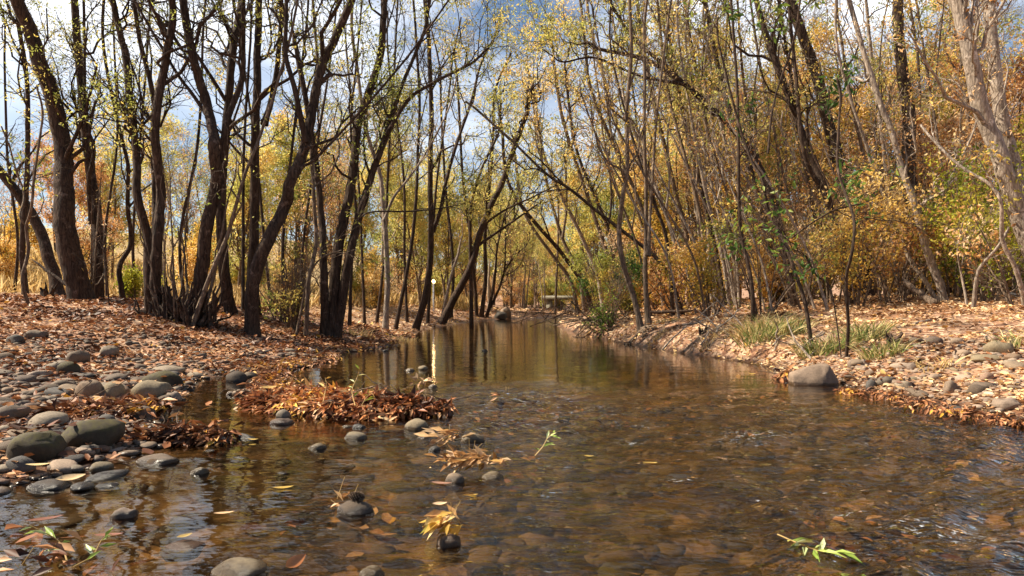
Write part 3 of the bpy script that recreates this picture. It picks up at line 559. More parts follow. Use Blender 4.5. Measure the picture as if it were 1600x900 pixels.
lean = [(928, 488, 24, 800, 300, 9), (915, 480, 28, 850, 262, 8), (945, 482, 22, 850, 250, 9), (905, 478, 32, 818, 330, 8), (965, 482, 20, 880, 190, 9), (985, 480, 19, 900, 240, 8), (1040, 480, 17, 930, 150, 9),
        (1070, 482, 16, 985, 180, 8), (1090, 480, 18, 1010, 100, 10), (1110, 480, 15, 1040, 150, 8), (1135, 480, 15.5, 1070, 170, 9), (1155, 478, 17, 1090, 60, 10), (1020, 478, 24, 930, 60, 9),
        (1012, 480, 16.5, 950, 240, 5), (1046, 480, 18.5, 965, 230, 6), (1082, 478, 20, 1005, 250, 6), (1125, 478, 19, 1048, 120, 7), (1200, 474, 17, 1120, 180, 8), (1225, 474, 18, 1165, 150, 7), (1262, 472, 16, 1190, 120, 7), (1292, 470, 17.5, 1235, 150, 8), (1385, 464, 16, 1330, 180, 8), (1405, 464, 19, 1370, 100, 9), (1500, 462, 15, 1465, 150, 7), (1530, 460, 18, 1500, 100, 9), (1448, 462, 17.5, 1450, 100, 7)]
for i, (bx, by, Y, tx, ty, w_) in enumerate(lean):
    mxp = bx + (tx - bx) * .38 + rng.normal() * 4; myp = by + (ty - by) * .5
    st = [([(bx, by), (bx + (tx - bx) * .15, by + (ty - by) * .25), (mxp, myp), (tx, ty), (tx - 14, ty - 90)], w_)]
    if i % 2: st.append(([(mxp, myp), (mxp + 6, myp - 50), (mxp + 4, myp - 120), (mxp + 12, ty - 30)], w_ * .6))
    px_tree('leaning_willow', ('slim willow leaning left over the right shore' if bx < 1000 else 'slim willow in the thicket behind the bare roots' if bx < 1190 else 'slim tree in the thicket behind the two saplings' if bx < 1320 else 'slim tree in the thicket behind the right clearing'), st, Y, bark=['bark', 'bark_mid', 'bark_pale', 'bark_mid', 'bark_mid'][i % 5], nb=8, leaf=['yellow', 'olive', 'gold'][i % 3], leaf_n=6, leaf_size=.05 + Y * .002, ext=(1.0 if i < 6 else 3.0), group='slim willows of the right bank thicket', b_len=(1, 2.2))
for k in range(16):
    bx = 1030 + k * 24 + rng.normal() * 8; Y = rng.uniform(11.5, 14.5); L_ = rng.uniform(60, 150); hh = rng.uniform(190, 330)
    px_tree('thicket_stem', 'thin pale stem leaning in the front of the right thicket', [([(bx, 480), (bx - L_ * .2, 480 - hh * .3), (bx - L_ * .6, 480 - hh * .65), (bx - L_, 480 - hh)], rng.uniform(3.5, 6))], Y, bark='bark_pale' if k % 3 else 'bark_mid', nb=8, leaf=['gold', 'rust', 'yellow'][k % 3], leaf_n=2, leaf_size=.055, ext=.6, b_len=(.5, 1.2), group='thin stems in front of the right thicket', sides=7)
for (a, b, Y, w_, lab) in (((1142, 476), (1098, 290), 14.5, 8, 'pale birch-like trunk in the thicket, leftmost of three'), ((1150, 470), (1110, 270), 15.5, 7, 'pale birch-like trunk in the thicket, middle of three'), ((1156, 468), (1150, 350), 15, 6, 'short pale upright trunk in the thicket, rightmost of three')):
    px_tree('pale_trunk_tree', lab, [([a, (a[0] + (b[0] - a[0]) * .3, a[1] + (b[1] - a[1]) * .35), (a[0] + (b[0] - a[0]) * .65, a[1] + (b[1] - a[1]) * .7), b, (b[0] - 25, b[1] - 120)], w_)], Y, bark='bark_pale', nb=8, leaf='gold', leaf_n=2)
px_tree('thin_dark_tree', 'thin nearly straight dark tree in front of the pale trunks', [([(1178, 486), (1172, 440), (1160, 375), (1153, 310), (1150, 250), (1146, 130), (1138, 20)], 8)], 10.5, nb=9, leaf='green', leaf_n=1)
px_tree('sapling', 'dark sapling in the grass on the right bank, the nearer and more slanting of two', [([(1271, 536), (1262, 480), (1248, 425), (1236, 378), (1222, 330), (1207, 275), (1200, 240), (1180, 170), (1150, 60)], 8), ([(1237, 372), (1256, 352), (1285, 334), (1320, 325)], 3), ([(1234, 372), (1215, 362), (1190, 352)], 2.5), ([(1200, 240), (1210, 160), (1235, 80)], 4)], 7.6, nb=7, leaf='green', leaf_n=1, ext=.5, b_len=(.3, .9), taper=.7, leaf_size=.09, sides=8, flare=1.2)
px_tree('sapling', 'dark sapling with a kinked stem standing right of the slanting one', [([(1322, 556), (1318, 510), (1306, 440), (1302, 400), (1308, 350), (1304, 300), (1300, 260), (1308, 180)], 6.5), ([(1316, 480), (1306, 455), (1285, 430), (1262, 400)], 2.5)], 6.9, nb=6, leaf='green', leaf_n=1, ext=.4, b_len=(.25, .7), taper=.7, leaf_size=.08, sides=8, flare=1.2)
px_tree('grey_tree', 'leaning pale grey tree above the leafy clearing, larger of the pair', [([(1476, 468), (1462, 432), (1440, 375), (1425, 325), (1408, 270), (1390, 200), (1360, 100)], 16), ([(1440, 375), (1450, 330), (1475, 280)], 6)], 12, bark='bark_pale', nb=8, leaf='rust', leaf_n=2)
px_tree('grey_tree', 'thinner pale tree leaning beside the larger grey one', [([(1466, 470), (1448, 440), (1424, 395), (1405, 340), (1380, 290), (1350, 220)], 9)], 12.4, bark='bark_pale', nb=8, leaf='gold', leaf_n=2)
px_tree('big_tree', 'largest pale furrowed trunk at the right edge, leaning left overhead', [([(1655, 480), (1625, 400), (1588, 310), (1560, 230), (1530, 150), (1508, 80), (1492, 0), (1480, -60)], 35)], 10.5, bark='bark_pale', taper=.45, nb=10, leaf='rust', leaf_n=3, sides=18)
px_tree('big_tree', 'second broad pale trunk at the right edge, behind and right of the largest', [([(1690, 480), (1630, 350), (1595, 240), (1575, 130), (1568, 0)], 28)], 11.6, bark='bark_pale', taper=.45, nb=10, leaf='rust', leaf_n=2, sides=16)
px_tree('crooked_tree', 'pale crooked young tree crossing the lime-yellow bushes at the right', [([(1604, 470), (1575, 420), (1552, 375), (1538, 325), (1525, 295), (1500, 268)], 9)], 9.3, bark='bark_pale', nb=7, leaf='gold', leaf_n=1, ext=.8, b_len=(.4, 1))
px_tree('crooked_tree', 'short pale stem rising to meet the crooked young tree', [([(1520, 462), (1518, 425), (1526, 390), (1538, 360)], 8)], 9.8, bark='bark_pale', nb=4, leaf='lime', leaf_n=2, ext=0, b_len=(.3, .7))
px_tree('crooked_tree', 'thin twisted pale stem left of the crooked young tree', [([(1512, 464), (1510, 430), (1498, 390), (1496, 350)], 5)], 10.4, bark='bark_pale', nb=5, leaf='lime', leaf_n=2, ext=0, b_len=(.3, .7))
px_tree('dark_trunk_tree', 'broad dark trunk half hidden behind rust-orange leaves', [([(1352, 466), (1346, 400), (1325, 330), (1310, 240), (1285, 130), (1250, 20)], 30)], 16.5, nb=10, leaf='rust', leaf_n=3)
px_tree('dark_trunk_tree', 'tall shaded trunk left of the largest pale trunk, behind the grey pair', [([(1418, 468), (1422, 380), (1415, 280), (1412, 180), (1400, 90), (1395, 0)], 30)], 17, nb=10, leaf='rust', leaf_n=3)
px_tree('dark_trunk_tree', 'dark leaning trunk behind the saplings with olive leaves overhead', [([(1332, 470), (1312, 380), (1285, 300), (1256, 210), (1225, 120), (1200, 40)], 18), ([(1285, 300), (1250, 240), (1240, 130), (1230, 20)], 9)], 13.2, nb=10, leaf='olive', leaf_n=2)
px_tree('dark_trunk_tree', 'tall brown trunk leaning behind the thin dark tree', [([(1222, 474), (1205, 390), (1180, 300), (1150, 200), (1120, 90)], 14)], 16.5, nb=9, leaf='olive', leaf_n=3)

# shrubs of the right bank
shrub('green_shrub', 'dull green willow bush behind the pair of bank trees', 948, 482, 13.5, 1.5, .6, 8, 'bark_mid', 'green', 4, .06)
for (px, py, Y, h, wd, lf, ln, lab) in ((1340, 462, 12, 1.9, .9, 'gold', 3, 'golden-orange leafed shrub behind the kinked sapling'), (1400, 466, 12.5, 1.4, .8, 'rust', 3, 'low rusty-orange shrub left of the grey leaning pair'), (1430, 462, 14, 3.0, 1.2, 'rust', 4, 'tall rust-orange shrub behind the grey leaning pair'),
                                (1250, 470, 13, 2.2, 1.0, 'gold', 3, 'golden shrub behind the slanting sapling'), (1540, 468, 11.5, 2.1, 1.0, 'lime', 5, 'lime-yellow shrub with broad leaves under the largest trunk'), (1580, 470, 13.5, 3.0, 1.2, 'lime', 4, 'tall yellow-green shrub between the two big pale trunks'),
                                (1490, 462, 13, 1.6, .8, 'lime', 3, 'low yellow-green shrub right of the grey leaning pair'), (1590, 466, 9.6, 1.2, .6, 'rust', 2, 'small rusty bush at the right edge of the clearing'), (1300, 480, 14, 2.6, 1.0, 'rust', 3, 'rusty shrub between the two saplings'),
                                (1190, 480, 12, 1.6, .9, 'olive', 3, 'olive shrub at the foot of the thin dark tree'), (1110, 484, 12.5, 1.3, .8, 'gold', 3, 'golden bush beside the leaning tree right of the roots'), (1060, 484, 14, 1.3, .8, 'rust', 3, 'rust coloured bush behind the pair of bank trees'),
                                (1500, 452, 17, 4.2, 1.8, 'rust', 4, 'large rust-orange shrub high behind the right clearing'), (1370, 452, 18, 4.5, 2.0, 'gold', 4, 'large golden shrub filling the gap behind the saplings'), (1240, 456, 20, 4.5, 2.0, 'rust', 4, 'large orange shrub deep in the thicket behind the thin dark tree')):
    shrub('autumn_shrub', lab, px, py, Y, h * random.uniform(.9, 1.2), wd * 1.25, 8, 'bark_mid', lf, max(1, ln - 1), .045 + .0017 * Y, spread=.12, long=1.9, n2=6, gap=.03)

# ------------------------------------------------------------------ background woods: a few kinds, copied
def proto(name, label, cat, h, wd, nst, bark, leaf, leaf_n, ls, lean=0, r=.12, nb=12, n2=6, n3=4, bt=(.12, 1)):
    S = []
    for k in range(nst):
        a = rng.random() * 6.28; q = np.array([math.cos(a), math.sin(a), 0]) * wd * rng.random() + np.array([lean * h, 0, 0]); hh = h * (.7 + .3 * rng.random())
        b = np.array([math.cos(a), math.sin(a), 0]) * r * (nst > 1)
        S.append(([b, b + q * .2 + [0, 0, hh * .25], b + q * .5 + [rng.normal() * .15, rng.normal() * .15, hh * .5], b + q * .8 + [0, 0, hh * .78], b + q + [0, 0, hh]], r * (.6 + .4 * rng.random()), .015))
    return build_tree(name, label, S, (0, 0, 0), M[bark], M[leaf] if leaf else None, nb=nb, b_t=bt, b_len=(h * .13, h * .28), n2=n2, n3=n3, leaf_n=leaf_n, leaf_size=ls, spread=.12, minr=.006, cat=cat, long=2.2, sides=8)
PR = {
    'yel': proto('background_willow', '', 'tree', 9, 2.2, 3, 'bark_mid', 'yellow', 12, .12, nb=20),
    'oli': proto('background_willow', '', 'tree', 10, 1.8, 3, 'bark_mid', 'olive', 11, .12, nb=20),
    'gol': proto('background_cottonwood', '', 'tree', 10, 1.5, 2, 'bark_mid', 'gold', 12, .13, nb=22),
    'rus': proto('background_cottonwood', '', 'tree', 8, 1.5, 2, 'bark', 'rust', 10, .12, nb=22),
    'bar': proto('background_bare_tree', '', 'tree', 9, 1.4, 2, 'bark_mid', 'rust', 3, .09, nb=22),
    'pal': proto('background_pale_tree', '', 'tree', 10, 1.2, 2, 'bark_pale', 'yellow', 8, .11, nb=18, bt=(.3, 1)),
    'scr': proto('background_shrub', '', 'shrub', 2.6, 1.3, 7, 'bark_mid', 'gold', 8, .10, r=.03, nb=9, bt=(.04, 1)),
    'sco': proto('background_shrub', '', 'shrub', 2.4, 1.3, 7, 'bark_mid', 'olive', 8, .09, r=.03, nb=9, bt=(.04, 1)),
    'scb': proto('background_shrub', '', 'shrub', 2.4, 1.2, 9, 'bark_mid', 'rust', 4, .08, r=.03, nb=9, bt=(.04, 1))}
WHAT = {'yel': 'willow with pale yellow foliage', 'oli': 'willow with olive green foliage', 'gol': 'cottonwood with golden foliage', 'rus': 'cottonwood with rusty foliage', 'bar': 'nearly leafless twiggy tree', 'pal': 'pale-trunked tree with thin yellow foliage',
        'scr': 'golden leafed shrub', 'sco': 'olive green shrub', 'scb': 'bare twiggy shrub'}
used = set()
def place(kind, px, Y, sc=1.0, where='in the far woods'):
    x = (px - 800) / FPX * Y; z = float(H(x, Y)) - .08
    lab = WHAT[kind] + ' ' + where; grp = lab + 's'
    s = sc * (.85 + .3 * random.random()); rz = random.random() * 6.28
    if kind not in used:
        r = PR[kind]; r.location = (x, Y, z); r.rotation_euler = (0, 0, rz); r.scale = (s,) * 3; used.add(kind); r['label'] = lab; r['group'] = lab
        return
    dup(PR[kind], (x, Y, z), rz, s, lab, lab)
LB = 'behind the left trunks'; CB = 'beyond the far bend'; RB = 'deep in the right woods'
for (k, px, Y, s) in (('bar', 20, 30, .8), ('rus', 90, 38, .7), ('yel', 175, 27, .75), ('gol', 230, 40, .8), ('bar', 290, 26, .8), ('oli', 330, 34, .8), ('bar', 385, 30, .9), ('yel', 370, 22, .6), ('gol', 440, 38, .85), ('oli', 470, 24, .7),
                      ('bar', 520, 28, .9), ('yel', 560, 36, .85), ('pal', 590, 25, .75), ('oli', 625, 31, .75), ('bar', 500, 20, .7), ('rus', 140, 24, .6), ('pal', 260, 24, .7), ('pal', 545, 45, 1), ('rus', 640, 42, .8), ('bar', 410, 45, 1)):
    place(k, px, Y, s, LB)
for (k, px, Y, s) in (('yel', 700, 32, .8), ('yel', 735, 38, .9), ('pal', 765, 34, .7), ('oli', 790, 44, .8), ('yel', 815, 50, .8), ('pal', 820, 38, .6), ('yel', 845, 58, .9), ('pal', 850, 41, .55), ('gol', 880, 54, .8), ('oli', 770, 60, 1), ('rus', 720, 55, .9), ('bar', 800, 36, .6), ('yel', 660, 26, .7), ('bar', 838, 47, .7), ('oli', 905, 44, .8), ('gol', 800, 72, 1), ('yel', 870, 75, 1)):
    place(k, px, Y, s, CB)
for (k, px, Y, s) in (('yel', 930, 34, .85), ('oli', 960, 28, .85), ('yel', 1000, 32, .9), ('gol', 1035, 24, .8), ('yel', 1060, 34, 1), ('oli', 1090, 26, .9), ('gol', 1120, 21, .75), ('bar', 1150, 25, .9), ('rus', 1180, 22, .8), ('yel', 1215, 30, 1), ('oli', 1250, 24, .9), ('gol', 1290, 21, .8),
                      ('rus', 1330, 26, .9), ('bar', 1360, 21, .8), ('oli', 1400, 25, .9), ('rus', 1440, 22, .8), ('gol', 1480, 26, .9), ('oli', 1520, 21, .8), ('rus', 1570, 18, .7), ('gol', 1620, 22, .8), ('bar', 1540, 27, 1), ('rus', 1480, 17, .6), ('pal', 1110, 18, .7), ('pal', 1200, 19, .7), ('bar', 1080, 19, .7)):
    place(k, px, Y, s, RB)
for i in range(16):
    px = random.uniform(-40, 640); Y = random.uniform(17, 36); place(random.choice(['scr', 'scb', 'sco', 'scr']), px, Y, .7, LB)
for i in range(46):
    place(['scr', 'sco', 'scb'][i % 3], random.uniform(640, 970), random.uniform(50, 78), 1.1, 'far beyond the bridge')
for i in range(14):
    place(random.choice(['scr', 'sco', 'scb', 'sco']), random.choice([random.uniform(640, 840), random.uniform(905, 970)]), random.uniform(33, 44), .8, CB)
for i in range(26):
    place(random.choice(['scr', 'scb', 'scr', 'sco']), random.uniform(960, 1640), random.uniform(15, 26), .75, RB)
for k, r in PR.items():
    if k not in used: r.location = (0, 60, 0)

# ------------------------------------------------------------------ stones
def rock_mesh(name, seed, mat, fl=(1, .75, .45), sub=3, ang=0.0, amp=.14, rnd=0.0):
    bm = bmesh.new(); bmesh.ops.create_icosphere(bm, subdivisions=sub, radius=1)
    r = random.Random(seed); ox, oy = r.random() * 90, r.random() * 90
    co = np.array([v.co[:] for v in bm.verts])
    d = amp * 2 * fbm(co[:, 0] * 1.2 + ox, co[:, 1] * 1.2 + co[:, 2] * .9 + oy, 3, seed) + amp * .7 * fbm(co[:, 2] * 2.4 + ox, co[:, 0] * 2.4 - co[:, 1] * 1.7 + oy, 2, seed + 9)
    co = co * (1 + d)[:, None]
    if ang:
        for k in range(7):
            n = np.array([r.gauss(0, 1), r.gauss(0, 1), r.gauss(0, .7)]); n /= np.linalg.norm(n); o = .62 + .25 * r.random()
            s = co @ n - o; co = co - np.outer(np.maximum(s, 0) * ang, n)
    co = np.sign(co) * np.abs(co) ** .92 * np.array(fl)
    f = np.array([[v.index for v in fc.verts] for fc in bm.faces]); bm.free()
    return make_mesh(name, co, f, mat, np.full(len(co), rnd))
RM = {}
for mk in ('stone', 'stone_pale', 'stone_moss', 'stone_dark', 'stone_light'):
    RM[mk] = [rock_mesh('river_stone', 100 + i * 7, M[mk], (1, random.uniform(.55, .9), random.uniform(.32, .6)), 3, amp=random.uniform(.12, .24), ang=(.75 if i % 2 == 1 else .25), rnd=random.random() * .3) for i in range(7)]
nst = [0]
def stone(px, py, wpx, hpx, mk, label, name='river_stone', cat='stone', group=None, rz=None, tilt=0, v=None, q=None):
    """py = foot of the stone in the photo"""
    q = hit(px, py) if q is None else q
    wd = wpx / FPX * q[1] / 2 * .9; ht = hpx / FPX * q[1]
    me = RM[mk][nst[0] % 7 if v is None else v]; nst[0] += 1
    zs = max(.001, ht * .95)
    o = link(name, me); y0 = wd * .7
    zmax = max(vv.co.z for vv in me.vertices)
    o.scale = (wd, wd * (.9 + .5 * random.random()), zs / (2 * zmax) * 1.55)
    zz = max(float(H(q[0], q[1] + y0)), -.02 if q[2] < .02 else -1)
    o.location = (q[0], q[1] + y0, zz + zs * .5 - zs * .22)
    o.rotation_euler = (R(random.uniform(-5, 5)), R(tilt), R(random.uniform(-25, 25)) if rz is None else R(rz))
    return tag(o, label, cat, group)
NAMED = []; COB = []
big = [
 (38, 722, 88, 42, 'stone_moss', 'large rounded mossy boulder cut off by the left edge'), (120, 704, 118, 40, 'stone_moss', 'largest dark boulder with a mossy top on the left shore'),
 (228, 624, 62, 28, 'stone_light', 'smooth buff stone lying against the mossy slab on the left bank'), (238, 606, 82, 26, 'stone_moss', 'long flat mossy slab at the head of the small left pool'),
 (170, 622, 40, 24, 'stone_light', 'tan egg-shaped stone left of the smooth buff one'), (132, 622, 52, 26, 'stone', 'grey slanting oval stone left of the tan egg-shaped one'), (100, 584, 36, 18, 'stone_moss', 'greenish rounded stone high on the left gravel bank'),
 (115, 566, 38, 18, 'stone', 'brown domed stone on the gravel, upslope of the greenish one'), (162, 558, 36, 16, 'stone', 'blue-grey domed stone on the left gravel bank'), (50, 531, 34, 13, 'stone', 'low dark red-brown stone near the top of the gravel'), (15, 537, 36, 12, 'stone_dark', 'flat dark stone at the left edge near the top of the gravel'),
 (62, 668, 66, 22, 'stone', 'long pale grey stone sunk in leaves at the left edge'), (266, 630, 32, 18, 'stone_pale', 'pale stone with its foot in the small left pool'), (366, 597, 38, 20, 'stone', 'rounded grey stone behind the leaf pile'), (388, 590, 24, 12, 'stone', 'small grey stone touching the rounded one behind the leaf pile'),
 (358, 618, 22, 10, 'stone_pale', 'small pale stone in the pool, left of its twin'), (372, 618, 26, 12, 'stone_pale', 'small pale stone in the pool beside the leaf pile'), (214, 658, 46, 22, 'stone', 'dark rough stone at the head of the leaf spit'), (160, 663, 36, 14, 'stone_dark', 'dark flat stone sunk behind the leaf spit'),
 (60, 768, 84, 18, 'stone', 'flat slanting grey slab with a pale leaf on it, lower left'), (22, 742, 48, 24, 'stone_dark', 'dark wet stone below the large mossy boulder'), (132, 712, 36, 14, 'stone', 'small domed stone in a row below the dark boulder, left end'), (148, 738, 46, 19, 'stone_light', 'buff domed stone in the shallows below the dark boulder'),
 (235, 727, 68, 18, 'stone', 'long low grey stone in the shallows left of the upright leaf'), (306, 742, 34, 16, 'stone_light', 'small buff stone with wet foot right of the upright leaf'), (336, 694, 50, 16, 'stone', 'dark stone half under the wet leaf heap'), (325, 706, 28, 8, 'stone_dark', 'thin wet stone in front of the wet leaf heap'),
 (370, 718, 36, 9, 'stone_dark', 'small wet stone alone in the shallows right of the wet leaf heap'), (160, 762, 42, 12, 'stone_dark', 'low wet stone below the buff domed one'), (100, 728, 50, 12, 'stone_dark', 'narrow dark wet stone beside the flat slab'), (188, 812, 42, 24, 'stone_pale', 'pointed two-humped stone standing in the lower left shallows'),
 (272, 862, 78, 14, 'stone', 'flat barely submerged stone with a yellow leaf on it'), (362, 903, 110, 26, 'stone_light', 'wide pale stone at the bottom edge, left of centre'), (578, 905, 54, 24, 'stone_light', 'pale elongated stone at the bottom edge, nearest the centre'),
 (440, 656, 26, 20, 'stone', 'small upright grey stone leaning on the leaf pile'), (436, 664, 42, 14, 'stone', 'grey stone at the front foot of the leaf pile'), (540, 668, 24, 8, 'stone_light', 'small olive stone under the front of the leaf pile'), (559, 670, 26, 11, 'stone_dark', 'small dark stone under the front of the leaf pile'),
 (492, 702, 36, 13, 'stone_light', 'buff stone alone in the creek, left of the pair below the leaf pile'), (553, 688, 46, 16, 'stone_light', 'buff oval stone just below the leaf pile'), (651, 672, 48, 20, 'stone_light', 'smooth pale domed stone right of the leaf pile'), (663, 687, 28, 12, 'stone', 'small grey stone below the smooth pale one'),
 (738, 692, 44, 18, 'stone_light', 'olive-buff oval stone right of the floating leaf cluster'), (678, 706, 26, 14, 'stone_dark', 'small dark stone under the floating leaf cluster'), (660, 650, 40, 12, 'stone', 'dark stone at the right tip of the leaf pile'), (615, 690, 46, 8, 'stone_dark', 'flat wet stone between the buff oval and pale domed ones'),
 (710, 755, 40, 20, 'stone', 'grey stone under the left end of the mid-stream leaf raft'), (770, 750, 48, 16, 'stone_light', 'buff stone under the right end of the mid-stream leaf raft'), (552, 806, 64, 27, 'stone', 'flat stone carrying the pine cone'), (700, 852, 44, 24, 'stone', 'rough brown stone behind the bright leaf bouquet'),
 (543, 728, 28, 7, 'stone', 'thin stone barely breaking the surface left of mid-stream'), (440, 720, 28, 7, 'stone_dark', 'small wet stone in the left channel'), (436, 742, 28, 9, 'stone_dark', 'greenish wet stone in the left channel below the small wet one'),
 (640, 580, 18, 7, 'stone', 'small stone in the bright reflection, left of a pair'), (660, 578, 22, 9, 'stone_light', 'small stone in the bright reflection, right of a pair'), (676, 606, 16, 9, 'stone', 'tiny stone holding a leaf wad in mid-creek'), (757, 549, 12, 5, 'stone_dark', 'tiny far stone in the middle of the creek'), (601, 549, 14, 5, 'stone', 'tiny stone near the far left shoreline'),
 (882, 654, 22, 8, 'stone_dark', 'dark stone breaking the riffle in mid-creek'), (782, 628, 14, 8, 'stone', 'small stone with a twig in mid-creek'), (1066, 748, 56, 8, 'stone_dark', 'dark stone just breaking the surface right of centre'), (1462, 832, 46, 9, 'stone_dark', 'dark stone in the white riffle at lower right'), (1500, 645, 44, 14, 'stone_dark', 'black hollow-looking stone at the right waterline'),
 (790, 497, 20, 16, 'stone_pale', 'pale boulder at the far bend, left of two'), (782, 499, 26, 12, 'stone_dark', 'dark boulder at the far bend waterline'),
 (1348, 572, 30, 9, 'stone', 'flat grey stone right of the big angular boulder'), (1335, 575, 22, 13, 'stone_pale', 'small pinkish stone beside the big angular boulder'), (1365, 608, 20, 14, 'stone_dark', 'dark round stone at the right waterline below the gravel'), (1362, 588, 20, 9, 'stone', 'grey rounded pebble behind the dark round stone'), (1352, 572, 16, 9, 'stone_pale', 'small white pebble near the big angular boulder'),
 (1430, 577, 20, 11, 'stone_pale', 'white rounded stone in the right bank leaves'), (1464, 594, 24, 9, 'stone_pale', 'flat cream pebble on the right gravel'), (1393, 602, 34, 14, 'stone', 'pair-like brown stone beside the upright yellow leaf'), (1416, 608, 30, 12, 'stone', 'brown cobble near the right waterline'),
 (1492, 614, 28, 18, 'stone_pale', 'pink-grey rounded stone on the right gravel'), (1534, 617, 30, 14, 'stone', 'grey cobble right of the pink-grey one'), (1543, 610, 34, 12, 'stone', 'blue-grey angular stone above the grey cobble'), (1582, 640, 42, 14, 'stone_pale', 'pale blocky stone at the right edge waterline'),
 (1548, 595, 26, 12, 'stone_pale', 'cream stone on the gravel upslope at right'), (1572, 553, 44, 18, 'stone_light', 'large pale sunlit stone at the right edge'), (1590, 562, 30, 10, 'stone', 'bluish stone beside the large pale sunlit one'), (1556, 565, 56, 10, 'stone_light', 'long low pale stone below the large sunlit one'), (1465, 539, 28, 12, 'stone', 'low brown stone in the right clearing'), (1500, 538, 22, 8, 'stone_pale', 'small pale stone in the right clearing'),
 (1556, 533, 24, 9, 'stone_pale', 'pale stone near the top of the right clearing'), (1592, 538, 24, 9, 'stone', 'stone at the right edge near the top of the clearing'), (1437, 535, 26, 8, 'stone', 'half buried flat stone right of the small stump')]
for (px, py, w_, h_, mk, lab) in big: NAMED.append((lab, stone(px, py, w_, h_, mk, lab, name='boulder' if w_ > 70 else 'river_stone', cat='boulder' if w_ > 70 else 'stone')))

# big angular boulder, right waterline
def angular_boulder():
    q = hit(1283, 603); s = q[1] / FPX
    pts = np.array([(-36, -5, 0), (34, -8, 0), (40, 24, 0), (-34, 26, 2), (-37, 2, 20), (-34, 24, 24), (20, -4, 38), (24, 20, 40), (-12, 4, 36), (36, 4, 18), (38, 20, 20), (4, -14, 6), (8, -12, 22)], float) * s
    bm = bmesh.new()
    for p in pts: bm.verts.new(p)
    bmesh.ops.convex_hull(bm, input=bm.verts)
    bmesh.ops.delete(bm, geom=[v for v in bm.verts if not v.link_faces], context='VERTS')
    bmesh.ops.bevel(bm, geom=bm.edges[:] + bm.verts[:], offset=3 * s, segments=2, profile=.6, affect='EDGES')
    bmesh.ops.triangulate(bm, faces=bm.faces[:])
    for _ in range(3): bmesh.ops.subdivide_edges(bm, edges=[e for e in bm.edges if e.calc_length() > 3 * s], cuts=1, use_grid_fill=True)
    bmesh.ops.triangulate(bm, faces=bm.faces[:])
    bm.normal_update()
    for v in bm.verts: v.co += v.normal * (.012 * float(fbm(v.co.x * 9, v.co.y * 9 + v.co.z * 7, 4, 5)))
    me = bpy.data.meshes.new('boulder'); bm.to_mesh(me); bm.free(); me.materials.append(M['stone_pale'])
    for p in me.polygons: p.use_smooth = True
    o = link('boulder', me, None, (q[0], q[1] + .1, -.04)); tag(o, 'big angular brown boulder at the right waterline', 'boulder'); return o
angular_boulder()

# the smaller cobbles of the two banks, each one an object
def scatter_zone(n, zone, size, mks, label, group, dmin=0.8):
    c = 0; placed = []
    tries = 0
    while c < n and tries < n * 60:
        tries += 1; x = random.uniform(zone[0], zone[1]); y = random.uniform(zone[2], zone[3])
        if abs(x) > .78 * y: continue
        d = float(sdist(np.array([x]), np.array([y]))[0])
        if not zone[4](x, y, d): continue
        s = size[0] + (size[1] - size[0]) * random.random() ** 2.2
        if any((x - a) ** 2 + (y - b) ** 2 < (dmin * (s + t)) ** 2 for a, b, t in placed): continue
        placed.append((x, y, s)); c += 1
        mk = random.choice(mks); o = link('river_stone', random.choice(RM[mk])); COB.append((o, mk, s)); o.location = (x, y, float(H(x, y)) + s * .10); o.scale = (s * random.uniform(.9, 1.3), s * random.uniform(.7, 1.2), s * random.uniform(.5, .95))
        o.rotation_euler = (R(random.uniform(-14, 14)), R(random.uniform(-14, 14)), random.random() * 6.28); tag(o, label, 'stone', group)
scatter_zone(135, (-6, -1.9, 3.0, 8.2, lambda x, y, d: .02 < d < 2.6 and y < 6.8 + .5 * vnoise(x, y)), (.045, .15), ['stone', 'stone', 'stone_dark', 'stone', 'stone_pale'], 'small grey-brown cobble among leaves on the left gravel bank', 'cobbles on the left gravel bank')
scatter_zone(14, (-5, -1.9, 7.2, 9.0, lambda x, y, d: .02 < d < 1.3), (.04, .10), ['stone', 'stone_pale'], 'small cobble in leaves on the far end of the left bank', 'cobbles at the far end of the left gravel bank')
scatter_zone(50, (2.7, 5.2, 3.9, 6.9, lambda x, y, d: .02 < d < 1.7), (.035, .10), ['stone_pale', 'stone', 'stone_light', 'stone_pale'], 'small pale cobble in the leaves of the right gravel bank', 'cobbles on the right gravel bank')
scatter_zone(20, (-1.9, -.3, 2.3, 4.2, lambda x, y, d: d < -.02 and x < -.25 * y), (.04, .09), ['stone_dark', 'stone'], 'small wet cobble in the shallows at lower left', 'cobbles in the lower left shallows')
scatter_zone(10, (-2, 3, 27, 36, lambda x, y, d: .02 < d < 3), (.08, .22), ['stone_pale', 'stone'], 'small far cobble on the gravel bar at the bend', 'cobbles on the far gravel bar')

